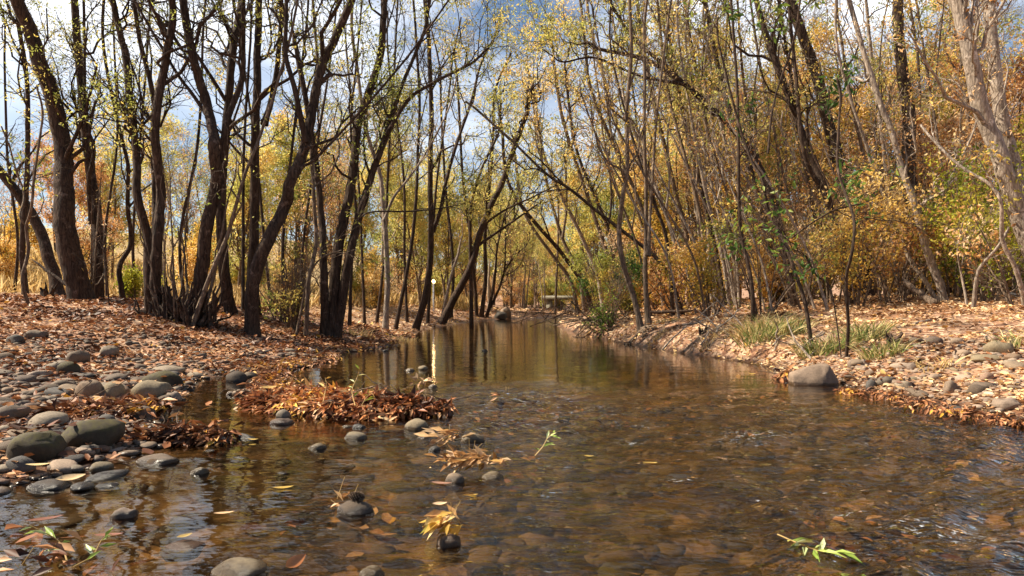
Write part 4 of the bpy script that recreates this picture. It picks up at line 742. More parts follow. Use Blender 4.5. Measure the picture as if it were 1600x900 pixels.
# gravel and bed stones nobody could count
def pebbles(name, label, xs, ys, ss, mat, sink=.0, fl=.5):
    bm = bmesh.new(); bmesh.ops.create_icosphere(bm, subdivisions=2, radius=1); co = np.array([v.co[:] for v in bm.verts]); f = np.array([[v.index for v in fc.verts] for fc in bm.faces]); bm.free()
    n = len(xs); a = rng.random(n) * 6.28; c_, s_ = np.cos(a), np.sin(a)
    V = co[None] * (1 + .22 * rng.normal(size=(n, len(co), 1)) * .35)
    sx_ = ss * (.8 + .4 * rng.random(n)); sy_ = ss * (.6 + .3 * rng.random(n)); sz_ = ss * fl * (.6 + .5 * rng.random(n))
    X = V[..., 0] * sx_[:, None]; Y_ = V[..., 1] * sy_[:, None]; Z = V[..., 2] * sz_[:, None]
    v = np.stack([X * c_[:, None] - Y_ * s_[:, None] + xs[:, None], X * s_[:, None] + Y_ * c_[:, None] + ys[:, None], Z + (H(xs, ys) + sz_ * .35 - sink)[:, None]], -1).reshape(-1, 3)
    F = (f[None] + (np.arange(n) * len(co))[:, None, None]).reshape(-1, 3)
    o = link(name, make_mesh(name, v, F, mat, np.repeat(rng.random(n), len(co)))); return tag(o, label, 'gravel', None, 'stuff')
def cand(n, x0, x1, y0, y1, cond):
    x = rng.uniform(x0, x1, n); y = y0 + (y1 - y0) * rng.random(n) ** 1.4; d = sdist(x, y); k = (np.abs(x) < .8 * y + .3) & cond(x, y, d); return x[k], y[k], d[k]
x, y, d = cand(8500, -6, 0, 2.6, 8.6, lambda x, y, d: (d > -.05) & (d < 2.6))
pebbles('gravel', 'fine grey-brown gravel among the fallen leaves of the left bank', x, y, .012 + .042 * rng.random(len(x)) ** 2, M['stone'])
x, y, d = cand(4000, 2.6, 6, 3.8, 7.4, lambda x, y, d: (d > -.05) & (d < 1.5))
pebbles('gravel', 'fine pale gravel among the fallen leaves of the right bank', x, y, .012 + .028 * rng.random(len(x)) ** 2, M['stone_pale'])
x, y, d = cand(3800, -2.6, 3.4, 1.5, 8, lambda x, y, d: d < -.03)
pebbles('riverbed_stones', 'brown rounded stones lying on the creek bed under the water', x, y, np.minimum(.02 + .11 * rng.random(len(x)) ** 2.5, np.maximum(.015, -H(x, y) * .75)), M['bedstone'], sink=.022, fl=.4)

# ------------------------------------------------------------------ fallen leaves
def litter(name, label, x, y, size, mat, lift=.012, tilt=.45, long=1.9, rnd=None, z=None):
    g = Geo(); n = len(x); z = H(x, y) if z is None else z
    a = rng.random(n) * 6.28; al = np.stack([np.cos(a), np.sin(a), rng.normal(size=n) * tilt * .6], 1)
    n0 = g.n; pos = np.stack([x, y, z + lift * (.2 + rng.random(n))], 1)
    al_ = al; size = np.broadcast_to(size, (n,)) * (.7 + .6 * rng.random(n))
    d_ = unit(al_); up = unit(np.stack([rng.normal(size=n) * tilt, rng.normal(size=n) * tilt, np.ones(n)], 1)); s_ = unit(np.cross(d_, up)); nn = np.cross(s_, d_)
    wv = size / long / 2 * (.7 + .6 * rng.random(n)); cu = size * (rng.random(n) * .5 - .1)
    pts = [pos, pos + d_ * (size * .35)[:, None] + s_ * wv[:, None] + nn * cu[:, None] * .6, pos + d_ * (size * .75)[:, None] + s_ * (wv * .6)[:, None] + nn * cu[:, None] * .8, pos + d_ * size[:, None] + nn * (cu * .3)[:, None],
           pos + d_ * (size * .75)[:, None] - s_ * (wv * .6)[:, None] + nn * cu[:, None] * .5, pos + d_ * (size * .35)[:, None] - s_ * wv[:, None] + nn * cu[:, None] * .4]
    v = np.stack(pts, 1).reshape(-1, 3); i = np.arange(n)[:, None] * 6
    f = np.concatenate([i + [0, 1, 2, 3], i + [0, 3, 4, 5]])
    r = np.where(rng.random(n) < .02, 1.0, np.clip(.46 + .9 * fbm(x * 1.7, y * 1.7, 4, 91) + (rng.random(n) - .5) * .85, 0, .93)) if rnd is None else rnd
    g.add(v, f, np.repeat(r, 6))
    o = link(name, g.mesh(name, mat, False)); return o
x, y, d = cand(95000, -9, 0, 2.6, 15, lambda x, y, d: (d > -.02))
k = (fbm(x * 1.9, y * 1.9, 3, 61) > -.16 + .25 * smooth(2.4, .8, d) * smooth(8, 6, y)) | (rng.random(len(x)) < .22); x, y, d = x[k], y[k], d[k]
tag(litter('leaf_litter', '', x, y, (.034 + .0026 * y) * (.6 + .8 * rng.random(len(x))), M['litter'], .018), 'brown and rusty fallen leaves covering the left bank', 'fallen leaves', None, 'stuff')
x, y, d = cand(75000, 1.2, 13, 3.8, 16, lambda x, y, d: (d > -.02))
k = (fbm(x * 1.4, y * 1.4, 3, 67) > -.14) | (rng.random(len(x)) < .22); x, y, d = x[k], y[k], d[k]
tag(litter('leaf_litter', '', x, y, (.034 + .0026 * y) * (.6 + .8 * rng.random(len(x))), M['litter_pale'], .018), 'pale tan sunlit fallen leaves covering the right bank', 'fallen leaves', None, 'stuff')
x, y, d = cand(26000, -16, 14, 14, 38, lambda x, y, d: (d > 0) & (np.abs(x - .5) < 9))
tag(litter('leaf_litter', '', x, y, .05 + .003 * y, M['litter_pale'], .03), 'tan fallen leaves on the far banks and gravel bar', 'fallen leaves', None, 'stuff')
x, y, d = cand(2600, -2.4, 3.3, 1.5, 7, lambda x, y, d: d < -.06)
kk = vnoise(x * 1.5, y * 1.5, 66) > -.05; x, y = x[kk], y[kk]
tag(litter('sunken_leaves', '', x, y, .075, M['litter'], .05, .25), 'brown leaves lying on the creek bed', 'fallen leaves', None, 'stuff')

xs, ys, zs = [], [], []
for o in list(COL.objects):
    if o.name.startswith(('river_stone', 'boulder')) and o.parent is None and .02 < o.location.z < .8 and o.location.y < 9:
        for k in range(random.choice([0, 1, 2, 3, 5])):
            a = random.random() * 6.28; rr_ = random.random() ** .5 * .8; xs.append(o.location.x + math.cos(a) * rr_ * o.scale[0]); ys.append(o.location.y + math.sin(a) * rr_ * o.scale[1] * .7); zs.append(o.location.z + o.scale[2] * .5 * math.sqrt(1 - rr_ ** 2) - .004)
xs, ys, zs = map(np.array, (xs, ys, zs))
tag(litter('leaf_litter', '', xs, ys, .065, M['litter'], .006, .35, z=zs), 'loose brown leaves lying on top of the cobbles', 'fallen leaves', None, 'stuff')
# heaps of leaves caught on stones
def heap(name, label, spine, wd, ht, n, mat, size, flow=(-.5, -.8), z0=0.0, core=True, long=3.2, name_core='heap_core'):
    """spine: world xy polyline; leaves shingled over a low mound"""
    sp = np.array(spine, float); c = sp.mean(0); rt = thing(name, label, 'leaf pile', (c[0], c[1], z0))
    seg = len(sp) - 1; t = rng.random(n) * seg; i = np.minimum(t.astype(int), seg - 1); u = (t - i)[:, None]
    b = sp[i] * (1 - u) + sp[i + 1] * u; o = np.clip(rng.normal(size=n) * .42, -1, 1); tan = unit(sp[i + 1] - sp[i]); nr = np.stack([-tan[:, 1], tan[:, 0]], 1)
    ends = np.sin(np.clip(t / seg, 0, 1) * math.pi) ** .35
    b = b + nr * (o * wd * ends)[:, None] + rng.normal(size=(n, 2)) * wd * .12
    hz = ht * np.clip(1 - o ** 2, 0, 1) * ends * (.75 + .6 * fbm(b[:, 0] * 5, b[:, 1] * 5, 3, 71))
    g = Geo(); pos = np.stack([b[:, 0] - c[0], b[:, 1] - c[1], np.maximum(hz, .0) + rng.random(n) * .03], 1)
    al = np.stack([flow[0] + rng.normal(size=n) * .75, flow[1] + rng.normal(size=n) * .55, -.35 + rng.normal(size=n) * .4], 1)
    leaves(g, pos, size * (.55 + .75 * rng.random(n)), long, up=np.array([[0, -.3, 1.]]), align=al, rnd=np.clip(.58 + .7 * fbm(b[:, 0] * 4, b[:, 1] * 4, 3, 73) + (rng.random(n) - .5) * .85, 0, 1))
    link('leaves', g.mesh('leaves', M[mat], False), rt)
    m = max(4, n // 130); k = rng.integers(0, n, m); aa = rng.random(m) * 6.28; d3 = np.stack([np.cos(aa), np.sin(aa) * .6, rng.normal(size=m) * .25 + .1], 1) * (.08 + .22 * rng.random((m, 1)))
    g = Geo(); tubes(g, pos[k][:, None] + np.array([0, 0, .012]) + d3[:, None] * np.linspace(0, 1, 6)[None, :, None] + np.cumsum(rng.normal(size=(m, 6, 3)) * .008, 1), np.full((m, 6), .0025) * (.5 + rng.random((m, 1))), 4); link('twigs', g.mesh('twigs', M['bark_mid']), rt)
    if core:
        K = 24; q = catmull(np.column_stack([sp - c, np.zeros(len(sp))]), K); tt = np.sin(np.linspace(0, 1, K) * math.pi) ** .35
        g = Geo(); tubes(g, q[None], (wd * .7 * tt)[None], 14, .12); me = g.mesh(name_core, M['wet']); 
        co = np.zeros(len(me.vertices) * 3, np.float32); me.vertices.foreach_get('co', co); co = co.reshape(-1, 3); co[:, 2] *= ht / (wd * .95); me.vertices.foreach_set('co', co.ravel()); me.update()
        link(name_core, me, rt)
    return rt
def g2(px, py): q = hit(px, py); return (q[0], q[1])
heap('leaf_pile', 'long heap of rust-brown leaves caught mid-creek, the biggest pile', [g2(398, 636), g2(440, 634), g2(500, 640), g2(570, 644), g2(630, 646), g2(672, 648)], .28, .115, 8500, 'pile', .07)
heap('leaf_pile', 'arm of pale leaves joining the biggest pile to the left shore', [g2(440, 592), g2(430, 606), g2(412, 622)], .20, .12, 1500, 'litter', .075)
heap('leaf_pile', 'dark wet leaf heap over stones left of the creek', [g2(190, 682), g2(240, 686), g2(300, 688), g2(355, 689)], .15, .05, 1500, 'litter', .07)
heap('leaf_pile', 'small dark orange clump of leaves at the right tip of the biggest pile', [g2(682, 648), g2(708, 648)], .09, .07, 160, 'pile', .075)
heap('leaf_pile', 'low leafy bank edge running into the far left water', [g2(532, 548), g2(570, 546), g2(620, 540)], .22, .07, 600, 'litter', .09, core=True)
heap('leaf_pile', 'leaf shelf along the shore behind the small left pool', [g2(300, 572), g2(360, 574), g2(420, 572), g2(470, 566), g2(520, 556)], .35, .06, 2600, 'litter', .08, core=False)
heap('leaf_pile', 'leaf spit running right from the left boulders', [g2(60, 652), g2(120, 650), g2(190, 652), g2(260, 648)], .22, .05, 1500, 'litter', .085, core=False, z0=.05)
heap('leaf_pile', 'brown leaves packed against the left side of the angular boulder', [g2(1216, 592), g2(1245, 596)], .10, .08, 160, 'litter', .08)
heap('leaf_pile', 'row of leaves caught along the right waterline', [g2(1310, 612), g2(1370, 620), g2(1430, 634), g2(1480, 648), g2(1560, 660), g2(1600, 668)], .16, .03, 1000, 'litter', .055, core=False)

def bouquet(label, px, py, n, spread, mat, size, z, name='leaf_cluster', ht=.03, dirx=(-1, -.2)):
    q = hit(px, py); rt = thing(name, label, 'leaves', (q[0], q[1], z)); g = Geo()
    pos = rng.normal(size=(n, 3)) * np.array([spread, spread * .35, ht * .4]) + np.array([0, 0, ht])
    al = np.stack([dirx[0] * (.5 + rng.random(n)), dirx[1] + rng.normal(size=n) * .35, rng.normal(size=n) * .25], 1)
    leaves(g, pos, size, 2.8, up=np.array([[0, -.5, 1.]]), align=al)
    link('leaves', g.mesh('leaves', M[mat], False), rt)
    g = Geo(); m = 3; p0 = rng.normal(size=(m, 3)) * .02 + [0, 0, ht]; dd = np.stack([rng.normal(size=m) * .05, rng.normal(size=m) * .02, .03 + .05 * rng.random(m)], 1)
    t = np.linspace(0, 1, 4)[None, :, None]; tubes(g, p0[:, None] + dd[:, None] * t, np.full((m, 4), .0008), 4); link('leaf_stalks', g.mesh('leaf_stalks', M['straw']), rt)
    return rt
bouquet('raft of pale orange leaves draped over two mid-stream stones', 742, 738, 60, .065, 'drift', .06, .035)
bouquet('raft of dry tan leaves under the pale orange ones mid-stream', 742, 740, 70, .07, 'drift', .055, .03)
bouquet('bright yellow-orange leaf bouquet on the rough brown stone near the bottom', 702, 843, 18, .03, 'gold', .065, .022)
bouquet('tan pointed leaves behind the bright leaf bouquet', 704, 838, 12, .03, 'drift', .06, .03)
bouquet('small cluster of leaves between two stones right of the leaf pile', 698, 692, 22, .06, 'drift', .085, .012)
bouquet('leaf wad caught on the tiny stone in mid-creek', 665, 604, 14, .06, 'litter_pale', .08, .02)
bouquet('orange leaves beside the pine cone', 540, 794, 4, .02, 'drift', .05, .006, ht=.01)
bouquet('pinkish leaves in the bottom left corner', 50, 892, 22, .10, 'litter', .055, .002)
bouquet('brown curled leaves below the small stone with a twig', 782, 628, 5, .03, 'litter', .06, .02)

# single floating or resting leaves
def lone_leaf(px, py, size, mat, label, rz, z=.006, tilt=0, r=.5):
    q = hit(px, py); k = 9; t = np.linspace(0, 1, k); wv = np.sin(t * math.pi) ** .8 * size * .2 * (1 - .35 * t)
    cu = (t - .5) ** 2 * size * .35
    v = np.concatenate([np.stack([t * size - size / 2, wv, cu + wv * .35], 1), np.stack([t * size - size / 2, t * 0, cu], 1), np.stack([t * size - size / 2, -wv, cu + wv * .35], 1)])
    a = np.arange(k - 1); f = np.concatenate([np.stack([a, a + 1, a + 1 + k, a + k], 1), np.stack([a + k, a + 1 + k, a + 1 + 2 * k, a + 2 * k], 1)])
    o = link('fallen_leaf', make_mesh('fallen_leaf', v, f, M[mat], np.full(len(v), r)), None, (q[0], q[1], max(float(H(q[0], q[1])), 0) + z)); o.rotation_euler = (R(tilt), 0, R(rz)); tag(o, label, 'leaf')
for a in ((236, 732, .07, 'litter_pale', 'upright tan leaf standing beside the long low grey stone', 80, .03, 60, .6), (687, 790, .055, 'litter_pale', 'single tan leaf above the bright leaf bouquet', 15, .006, 20, .7), (443, 765, .08, 'gold', 'single orange leaf floating left of the pine cone', 20, .004, 0, .6), (288, 848, .05, 'gold', 'small bright yellow leaf on the flat submerged stone', 50, .02, 15, .8),
          (110, 755, .11, 'litter_pale', 'long pale leaf curling off the flat slab', 45, .02, 30, .9), (60, 745, .10, 'straw', 'straw-coloured leaf lying on top of the flat slanting slab', 15, .045, 0, .9), (1016, 726, .07, 'gold', 'yellow leaf floating right of centre', 0, .004, 0, .7), (920, 715, .05, 'gold', 'small yellow leaf floating beside the green sprig', -10, .004, 0, .6),
          (690, 758, .09, 'wet', 'wet brown leaf floating below the mid-stream raft', -10, .004, 0, .9), (1377, 596, .16, 'gold', 'big yellow leaf standing upright at the right waterline', 78, .07, 75, .8), (1175, 585, .08, 'gold', 'thin yellow leaf afloat near the right bank', -15, .004, 0, .6), (735, 776, .06, 'gold', 'small golden leaf drifting right of the tan one', 10, .004, 0, .5),
          (420, 640, .11, 'gold', 'yellow-orange leaf lying on the left end of the biggest pile', 30, .15, 20, .8), (70, 815, .11, 'wet', 'long brown leaf afloat in the lower left shallows', 35, .004, 0, .7), (350, 805, .07, 'litter_pale', 'tan leaf floating in the sky reflection at lower left', 20, .004, 0, .6), (460, 890, .10, 'pile', 'broad brown leaf at the bottom edge', 75, .02, 40, .4),
          (170, 840, .09, 'wet', 'brown leaf afloat under the pale sprig', 12, .004, 0, .8), (395, 690, .06, 'gold', 'small yellow leaf at the foot of the leaf pile', 0, .01, 0, .7)):
    lone_leaf(*a)

# pine cone
def cone():
    q = next(o for lab, o in NAMED if lab == 'flat stone carrying the pine cone')
    top = max((q.matrix_basis @ v.co).z for v in q.data.vertices); q = q.location
    rt = thing('pine_cone', 'small brown pine cone resting on the flat stone', 'pine cone', (q.x, q.y, top + .012)); g = Geo(); gc = Geo()
    K = 12; t = np.linspace(0, 1, K); ax = np.stack([(t - .5) * .058, t * 0, t * 0], 1); prof = .017 * np.sin(np.clip(t * .9 + .08, 0, 1) * math.pi) ** .6
    tubes(gc, ax[None], prof[None] * .75, 10); link('core', gc.mesh('core', M['bark']), rt)
    n = 90; i = np.arange(n); tt = (i + .5) / n; a = i * 2.39996; r = .017 * np.sin(np.clip(tt * .9 + .08, 0, 1) * math.pi) ** .6
    dirr = np.stack([np.full(n, .55), np.cos(a), np.sin(a)], 1); pos = np.stack([(tt - .5) * .056, np.cos(a) * r * .5, np.sin(a) * r * .5], 1)
    sv = []; sf = []
    for k in range(n):
        d_ = dirr[k] / np.linalg.norm(dirr[k]); s_ = np.cross(d_, [1, 0, 0]); s_ /= np.linalg.norm(s_); nn = np.cross(s_, d_); L_ = r[k] * .8 + .003; p = pos[k]
        sv += [p, p + d_ * L_ * .7 + s_ * .0045, p + d_ * L_ + nn * .001, p + d_ * L_ * .7 - s_ * .0045, p + d_ * L_ * .7 + nn * .003]
        b = k * 5; sf += [(b, b + 1, b + 4), (b + 1, b + 2, b + 4), (b + 2, b + 3, b + 4), (b + 3, b, b + 4), (b, b + 3, b + 2), (b, b + 2, b + 1)]
    link('scales', make_mesh('scales', np.array(sv), np.array(sf), M['twigbark'], np.repeat(rng.random(n) * .5 + .4, 5), False), rt); rt.rotation_euler = (0, 0, R(-15))
cone()

# sprigs with long green-white leaves
def sprig(label, pts, px0, z0, leavesz, mat, n, z_each=None, under=0):
    q0 = hit(*px0); rt = thing('willow_sprig', label, 'sprig', (q0[0], q0[1], z0))
    w_ = []
    for (px, py, z) in pts:
        Y = (CH - z) * FPX / (py - HY); w_.append(np.array([(px - 800) / FPX * Y, Y, z]) - np.array([q0[0], q0[1], z0]))
    p = catmull(w_, 16); g = Geo(); tubes(g, p[None], np.linspace(.0028, .0012, 16)[None], 5); link('stem', g.mesh('stem', M['straw']), rt)
    for s in np.linspace(.25, 1, n):
        i = int(s * 14); dv = unit(p[i + 1] - p[i]); sd_ = unit(np.cross(dv, [0, 0, 1])) * random.choice([-1, 1]); g = Geo(); dd = unit(dv * .5 + sd_ * .8 + np.array([0, 0, random.uniform(-.3, .4)]))
        leaves(g, p[i:i + 1], leavesz, 4.5, align=dd[None] * 3, up=np.array([[0, -.6, 1.]])); link('leaf', g.mesh('leaf', M[mat], False), rt)
sprig('left pale-leafed sprig in the bottom left corner', [(106, 880, .01), (95, 850, .03), (75, 835, .06), (45, 820, .09)], (106, 880), 0, .06, 'sprig', 7)
sprig('yellow-green sprig right of the pale one at lower left', [(115, 886, .01), (145, 868, .03), (158, 845, .06), (172, 832, .08)], (115, 886), 0, .05, 'sprig', 7)
sprig('sprig of pale green leaves standing in mid-creek', [(836, 712, .01), (848, 698, .03), (856, 684, .07), (868, 676, .09)], (836, 712), 0, .055, 'sprig', 8)
sprig('drowned green willow sprig near the bottom right', [(1215, 835, .006), (1250, 850, .008), (1285, 862, .006), (1320, 860, .004)], (1215, 835), -.016, .065, 'sprig', 24)
sprig('yellow-leafed sprig standing on the left of the biggest pile', [(505, 628, .10), (508, 612, .15), (510, 600, .20), (508, 590, .24)], (505, 628), .08, .07, 'gold', 4)
sprig('curly pale sprig standing on the middle of the biggest pile', [(555, 634, .10), (550, 610, .17), (558, 590, .24), (562, 574, .31)], (555, 634), .05, .05, 'sprig', 5)
sprig('small sprig growing right of the curly pale one on the pile', [(565, 634, .10), (572, 622, .14), (580, 614, .16), (585, 620, .15)], (565, 634), .08, .06, 'lime', 4)

# ------------------------------------------------------------------ right bank details
def grass_tuft(label, px, py, n, h, wd, mat='grass', group=None):
    q = hit(px, py); q[2] = float(H(q[0], q[1])); g = Geo(); a = rng.random(n) * 6.28; r = wd * np.sqrt(rng.random(n)); p0 = np.stack([np.cos(a) * r, np.sin(a) * r * .6, np.zeros(n)], 1)
    p0[:, 2] = H(p0[:, 0] + q[0], p0[:, 1] + q[1]) - q[2] - .01
    d_ = np.stack([np.cos(a) * .22 + rng.normal(size=n) * .28, np.sin(a) * .2 + rng.normal(size=n) * .25, np.full(n, 1.)], 1); L_ = h * 1.55 * (.4 + .7 * rng.random(n))
    t = np.linspace(0, 1, 5)[None, :, None]; pp = p0[:, None] + (d_[:, None] * t + np.stack([d_[:, 0] * .7, d_[:, 1] * .7, np.full(n, -.35)], 1)[:, None] * t ** 2) * L_[:, None, None]
    w_ = .004 + .003 * rng.random(n); sd_ = unit(np.cross(d_, rng.normal(size=(n, 3)))); tw = (1 - t ** 2) * w_[:, None, None]
    v = np.stack([pp + sd_[:, None] * tw, pp - sd_[:, None] * tw], 2).reshape(-1, 3); b = (np.arange(n) * 10)[:, None, None]; k = (np.arange(4) * 2)[None, :, None]
    f = (b + k + np.array([0, 1, 3, 2])).reshape(-1, 4); rr = rng.random(n)
    o = link('grass_tuft', make_mesh('grass_tuft', v, f, M[mat], np.repeat(rr, 10), False), None, q); return tag(o, label, 'grass', group)
for (px, py, n, h, wd, mt, lab) in ((1195, 528, 420, .34, .28, 'grass', 'tall green grass tuft left of the slanting sapling'), (1232, 522, 260, .26, .2, 'grass', 'green grass tuft behind the slanting sapling'), (1290, 552, 420, .27, .26, 'grass', 'green grass tuft between the two saplings at the waterline'), (1350, 530, 420, .27, .22, 'grass', 'bright green grass tuft right of the kinked sapling'),
                                (1380, 556, 240, .2, .18, 'grass', 'sparse green grass below the small stump'), (1175, 520, 200, .3, .2, 'straw', 'yellowed grass tuft left end of the green row'), (1045, 503, 260, .07, .2, 'grass', 'low bright green moss-like patch beside the roots'), (930, 508, 160, .18, .12, 'grass', 'dark green tuft on the far right shore by the brush'),
                                (1470, 575, 90, .12, .2, 'straw', 'sparse dry grass on the right gravel'), (1110, 535, 90, .16, .12, 'straw', 'pale dry tuft on the right bank slope'), (1025, 530, 100, .14, .14, 'straw', 'dry tuft under the bare roots'), (640, 532, 200, .16, .3, 'straw', 'yellow-green grass on the low leafy edge at far left shore'),
                                (560, 526, 140, .2, .2, 'straw', 'wispy yellow grass at the far left shore'), (1590, 545, 120, .2, .2, 'grass', 'small green tuft at the right edge beside the pale stones'), (1230, 468, 300, .6, .5, 'straw', 'tall straw grass at the back of the right clearing')):
    grass_tuft(lab, px, py, int(n * .62), h * .85, wd * 1.1, mt)
def meadow():
    n = 16000; x = rng.uniform(-26, -2, n); y = rng.uniform(13.5, 42, n); d = sdist(x, y); k = (d > 3.0) & (vnoise(x * .5, y * .5, 81) > -.2) & (x > -.85 * y); x, y = x[k], y[k]; n = len(x); z = H(x, y)
    g = Geo(); m = 3
    for j in range(m):
        a = rng.random(n) * 6.28; pos = np.stack([x + rng.normal(size=n) * .1, y + rng.normal(size=n) * .1, z - .02], 1)
        al = np.stack([np.cos(a) * .45, np.sin(a) * .45, np.full(n, 1.2)], 1); leaves(g, pos, .28 + .008 * y, 16 - .2 * y, align=al)
    tag(link('dry_grass', g.mesh('dry_grass', M['straw'], False)), 'straw-gold dry grass of the meadow behind the left bank trees', 'grass', None, 'stuff')
meadow()

def roots():
    c = P(1003, 506, 12); c[2] = float(H(c[0], c[1])); rt = thing('exposed_roots', 'pale exposed roots gripping the eroded bank below the pair of trees', 'roots', c); g = Geo()
    for k in range(9):
        a = -1.57 + rng.normal() * .8; L_ = .35 + .5 * rng.random(); pts = []
        for s in np.linspace(0, 1, 9):
            x = c[0] + rng.normal() * .03 + math.cos(a) * L_ * s; y = c[1] - .05 + math.sin(a) * L_ * s; pts.append([x - c[0], y - c[1], float(max(H(x, y), -.05)) + .035 * (1 - s) - c[2] + .02 * math.sin(s * 9 + k)])
        tubes(g, np.array(pts)[None], np.linspace(.022 + .015 * rng.random(), .006, 9)[None], 7, .2)
    link('root_wood', g.mesh('root_wood', M['bark_mid']), rt)
roots()
def brush(label, px, py, n, L0, mat, wd=.6, name='brush_pile'):
    q = hit(px, py); q[2] = float(H(q[0], q[1])); rt = thing(name, label, 'brush pile', q); g = Geo(); a = rng.random(n) * 6.28
    p0 = np.stack([rng.normal(size=n) * wd * .5, rng.normal(size=n) * wd * .35, .03 + .2 * rng.random(n)], 1); d_ = np.stack([np.cos(a), np.sin(a) * .7, rng.normal(size=n) * .5 + .15], 1); L_ = L0 * (.3 + .8 * rng.random(n))
    t = np.linspace(-.5, .5, 7)[None, :, None]; pp = p0[:, None] + d_[:, None] * t * L_[:, None, None] + np.cumsum(rng.normal(size=(n, 7, 3)) * .02, 1)
    hz = H(pp[..., 0] + q[0], pp[..., 1] + q[1]) - q[2] + .01; pp[..., 2] = np.maximum(pp[..., 2], np.maximum(hz, -q[2]))
    tubes(g, pp, (np.linspace(.013, .004, 7)[None]) * (.5 + rng.random((n, 1))), 5); link('sticks', g.mesh('sticks', M[mat]), rt)
brush('tangle of dead grey branches on the shore left of the bare roots', 945, 512, 80, 1.2, 'bark_mid', .8)
brush('dark brush heap under the far leaning willows', 905, 494, 60, 2.2, 'bark', 1.6)
brush('few dry sticks on the bank between the roots and the grass', 1130, 520, 10, .8, 'bark_pale', .5)
brush('small pale sticks beside the slanting sapling', 1255, 560, 10, .5, 'bark_pale', .3)
def logg(label, a, b, Ya, Yb, r, mat, name='fallen_log'):
    p0 = P(a[0], a[1], Ya); p1 = P(b[0], b[1], Yb)
    pts = [p0 + (p1 - p0) * s for s in np.linspace(0, 1, 9)]
    for p in pts: p[2] = max(p[2], float(H(p[0], p[1])) + r * .6); p += rng.normal(size=3) * r * .25
    pts = np.array(pts); c = pts[0].copy(); g = Geo(); rad = np.linspace(r, r * .6, 9); rad[0] *= .6; rad[-1] *= .3; tubes(g, (pts - c)[None], rad[None], 10, .15)
    tag(link(name, g.mesh(name, M[mat]), None, c), label, 'log')
logg('thin dark fallen pole lying behind the pair of bank trees', (1015, 488), (1085, 486), 13, 12.6, .035, 'bark')
logg('broken pale log propped against the foot of the grey leaning pair', (1465, 478), (1410, 437), 11, 11.5, .07, 'bark_mid')
logg('dark fallen branch leaning behind the thin pale sapling at left', (110, 450), (50, 405), 12.5, 12.8, .03, 'bark')
logg('low driftwood stick on the clearing left of the pale stones', (1400, 522), (1470, 516), 8.2, 8.6, .02, 'bark_pale')
def small_stump(label, px, py, h, r, spikes):
    q = hit(px, py); q[2] = float(H(q[0], q[1])) - .02; g = Geo(); n = spikes; a = rng.random(n) * 6.28
    p0 = np.stack([np.cos(a) * r * .4, np.sin(a) * r * .4, np.zeros(n)], 1); d_ = np.stack([np.cos(a) * .35 + .1, np.sin(a) * .3, np.full(n, 1.)], 1) * h * (.5 + .5 * rng.random((n, 1))); t = np.linspace(0, 1, 6)[None, :, None]
    pp = p0[:, None] + d_[:, None] * t + np.cumsum(rng.normal(size=(n, 6, 3)) * r * .1, 1); tubes(g, pp, np.linspace(r * .6, r * .15, 6)[None] * (.6 + .6 * rng.random((n, 1))), 7, .3); tag(link('stump', g.mesh('stump', M['bark']), None, q), label, 'stump')
small_stump('small twisted dark stump on the right clearing by the bright grass', 1393, 540, .22, .055, 7)
small_stump('short dark broken stump at the foot of the leaning left trunk', 74, 465, .35, .09, 6)
small_stump('dark spiky stub on the slope right of the bare roots', 1096, 524, .16, .04, 9)

# ------------------------------------------------------------------ small built things beyond the trees
def box(g, x0, x1, y0, y1, z0, z1):
    v = np.array([(x, y, z) for x in (x0, x1) for y in (y0, y1) for z in (z0, z1)], float); g.add(v, np.array([(0, 1, 3, 2), (4, 6, 7, 5), (0, 4, 5, 1), (2, 3, 7, 6), (0, 2, 6, 4), (1, 5, 7, 3)]))
def plain(name, col, rough=.7, sc=6.0, metal=0):
    m, t, out = newmat(name); tcn = nd(t, 'ShaderNodeTexCoord'); n = nd(t, 'ShaderNodeTexNoise', Scale=sc, Detail=6.0); t.links.new(tcn.outputs['Object'], n.inputs[0]); p = nd(t, 'ShaderNodeBsdfPrincipled', Roughness=rough, Metallic=metal)
    t.links.new(ramp(t, [(.3, tuple(c * .7 for c in col)), (.7, tuple(min(1, c * 1.2) for c in col))], n.outputs[0]).outputs[0], p.inputs['Base Color']); t.links.new(p.outputs[0], out.inputs[0]); return m
conc = plain('concrete', (.20, .18, .13)); darks = plain('weathered_steel', (.10, .085, .06), .7, 8, 0); steel = plain('grey_steel', (.45, .47, .5), .45, 8, .4); whitep = plain('white_paint', (.78, .8, .84), .45, 3)
by = 46.0; bz = lambda py: CH + (HY - py) / FPX * by; bxx = lambda px: (px - 800) / FPX * by
br = thing('footbridge', 'low concrete footbridge crossing the creek far upstream', 'bridge', (bxx(858), by, 0))
g = Geo(); box(g, bxx(848) - bxx(858), bxx(960) - bxx(858), 0, 2.2, bz(468), bz(462)); link('deck', g.mesh('deck', conc, False), br)
g = Geo(); box(g, bxx(856) - bxx(858), bxx(863.5) - bxx(858), .1, 2.1, -.3, bz(468) - .003); link('abutment', g.mesh('abutment', conc, False), br)
g = Geo(); box(g, bxx(950) - bxx(858), bxx(964) - bxx(858), .1, 2.1, -.3, bz(468) - .003); link('abutment', g.mesh('abutment', conc, False), br)
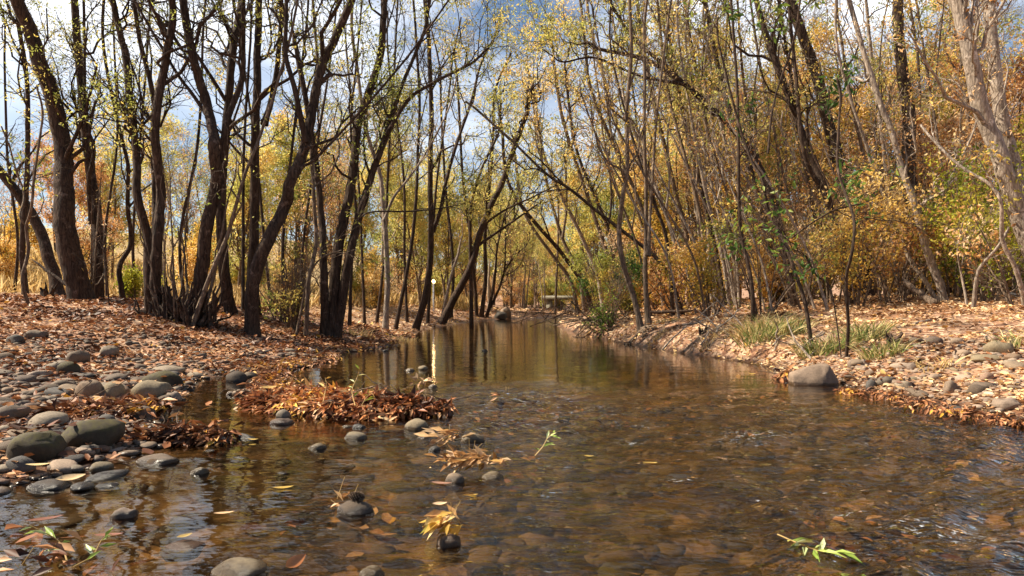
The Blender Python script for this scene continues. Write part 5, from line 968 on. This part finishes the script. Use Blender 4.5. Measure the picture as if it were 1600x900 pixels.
# glowing globe added on a thin pole to make a sun glint
ly = 25.0; lp = P(677.5, 490, ly); lz = float(H(lp[0], ly)); lt = thing('added_glint', 'sun glint made as a glowing globe on a thin pole among left trees', 'glint', (lp[0], ly, lz))
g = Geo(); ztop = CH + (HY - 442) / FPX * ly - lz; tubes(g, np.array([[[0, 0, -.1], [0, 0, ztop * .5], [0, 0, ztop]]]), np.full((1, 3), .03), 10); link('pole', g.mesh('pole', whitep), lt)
me_, te, oe = newmat('glint_glow'); em = nd(te, 'ShaderNodeEmission', Strength=22.0); em.inputs[0].default_value = (1, .55, .2, 1); te.links.new(em.outputs[0], oe.inputs[0])
g = Geo(); t = np.linspace(0, math.pi, 9); tubes(g, np.stack([t * 0, t * 0, ztop + .05 - .055 * np.cos(t)], 1)[None], (.05 * np.sin(t) + .003)[None], 14); link('glint_globe', g.mesh('glint_globe', me_), lt)
g = Geo(); tubes(g, np.array([[[0, 0, ztop + .107], [0, 0, ztop + .125], [0, 0, ztop + .14]]]), np.array([[.06, .045, .01]]), 12); link('globe_cap', g.mesh('globe_cap', steel), lt)
# small white box on a stand far behind the stump tangle
wy_ = 26.0; wp = P(279, 406, wy_); wz = float(H(wp[0], wy_)); wt = thing('utility_box', 'small white box on a grey stand seen far between the left trunks', 'box', (wp[0], wy_, wz))
g = Geo(); zt = CH + (HY - 399) / FPX * wy_ - wz; box(g, -.2, .2, 0, .35, zt - .38, zt); link('box_body', g.mesh('box_body', whitep, False), wt)
g = Geo(); box(g, -.22, .22, -.02, .37, zt + .003, zt + .03); link('box_lid', g.mesh('box_lid', steel, False), wt)
g = Geo(); box(g, -.1, .1, .08, .28, -.1, zt - .383); link('stand', g.mesh('stand', steel, False), wt)

# every small cobble is told by its look and by the named stone it lies next to
TONE = {'stone': 'grey-brown', 'stone_dark': 'dark', 'stone_pale': 'pale', 'stone_light': 'buff'}
for o, mk, sz in COB:
    px = o.location.x / o.location.y; best = min(NAMED, key=lambda q: (q[1].location - o.location).length); q = best[1]
    dx = (px - q.location.x / q.location.y) * 1067; dz = o.location.y - q.location.y
    rel = ('left of' if dx < 0 else 'right of') if abs(dx) / 1067 * o.location.y > abs(dz) else ('beyond' if dz > 0 else 'in front of')
    size = 'tiny' if sz < .055 else 'small' if sz < .085 else 'mid-sized'
    ref = best[0].split(',')[0]
    lab = '%s %s cobble %s the %s' % (size, TONE[mk], rel, ref)
    if len(lab.split()) > 16: lab = '%s cobble %s the %s' % (TONE[mk], rel, ref)
    o['label'] = ' '.join(lab.split()[:16])
# telling labels for the members of the small look-alike groups: by their order across the picture
ORD = ['leftmost', 'second from the left', 'third from the left', 'fourth from the left', 'fifth from the left', 'sixth from the left', 'seventh from the left', 'eighth from the left', 'ninth from the left', 'tenth from the left', 'eleventh from the left', 'twelfth from the left', 'thirteenth from the left', 'fourteenth from the left', 'fifteenth from the left', 'sixteenth from the left']
byl = {}
for o in bpy.data.objects:
    if o.parent is None and o.get('label') and o.get('group'): byl.setdefault(o['label'], []).append(o)
for lab, os_ in byl.items():
    if 2 <= len(os_) <= 17 and 'cobble' not in lab:
        os_.sort(key=lambda o: o.location.x / max(1, o.location.y))
        for k, o in enumerate(os_): o['label'] = (ORD[k] if k < len(os_) - 1 else 'rightmost') + ' ' + lab
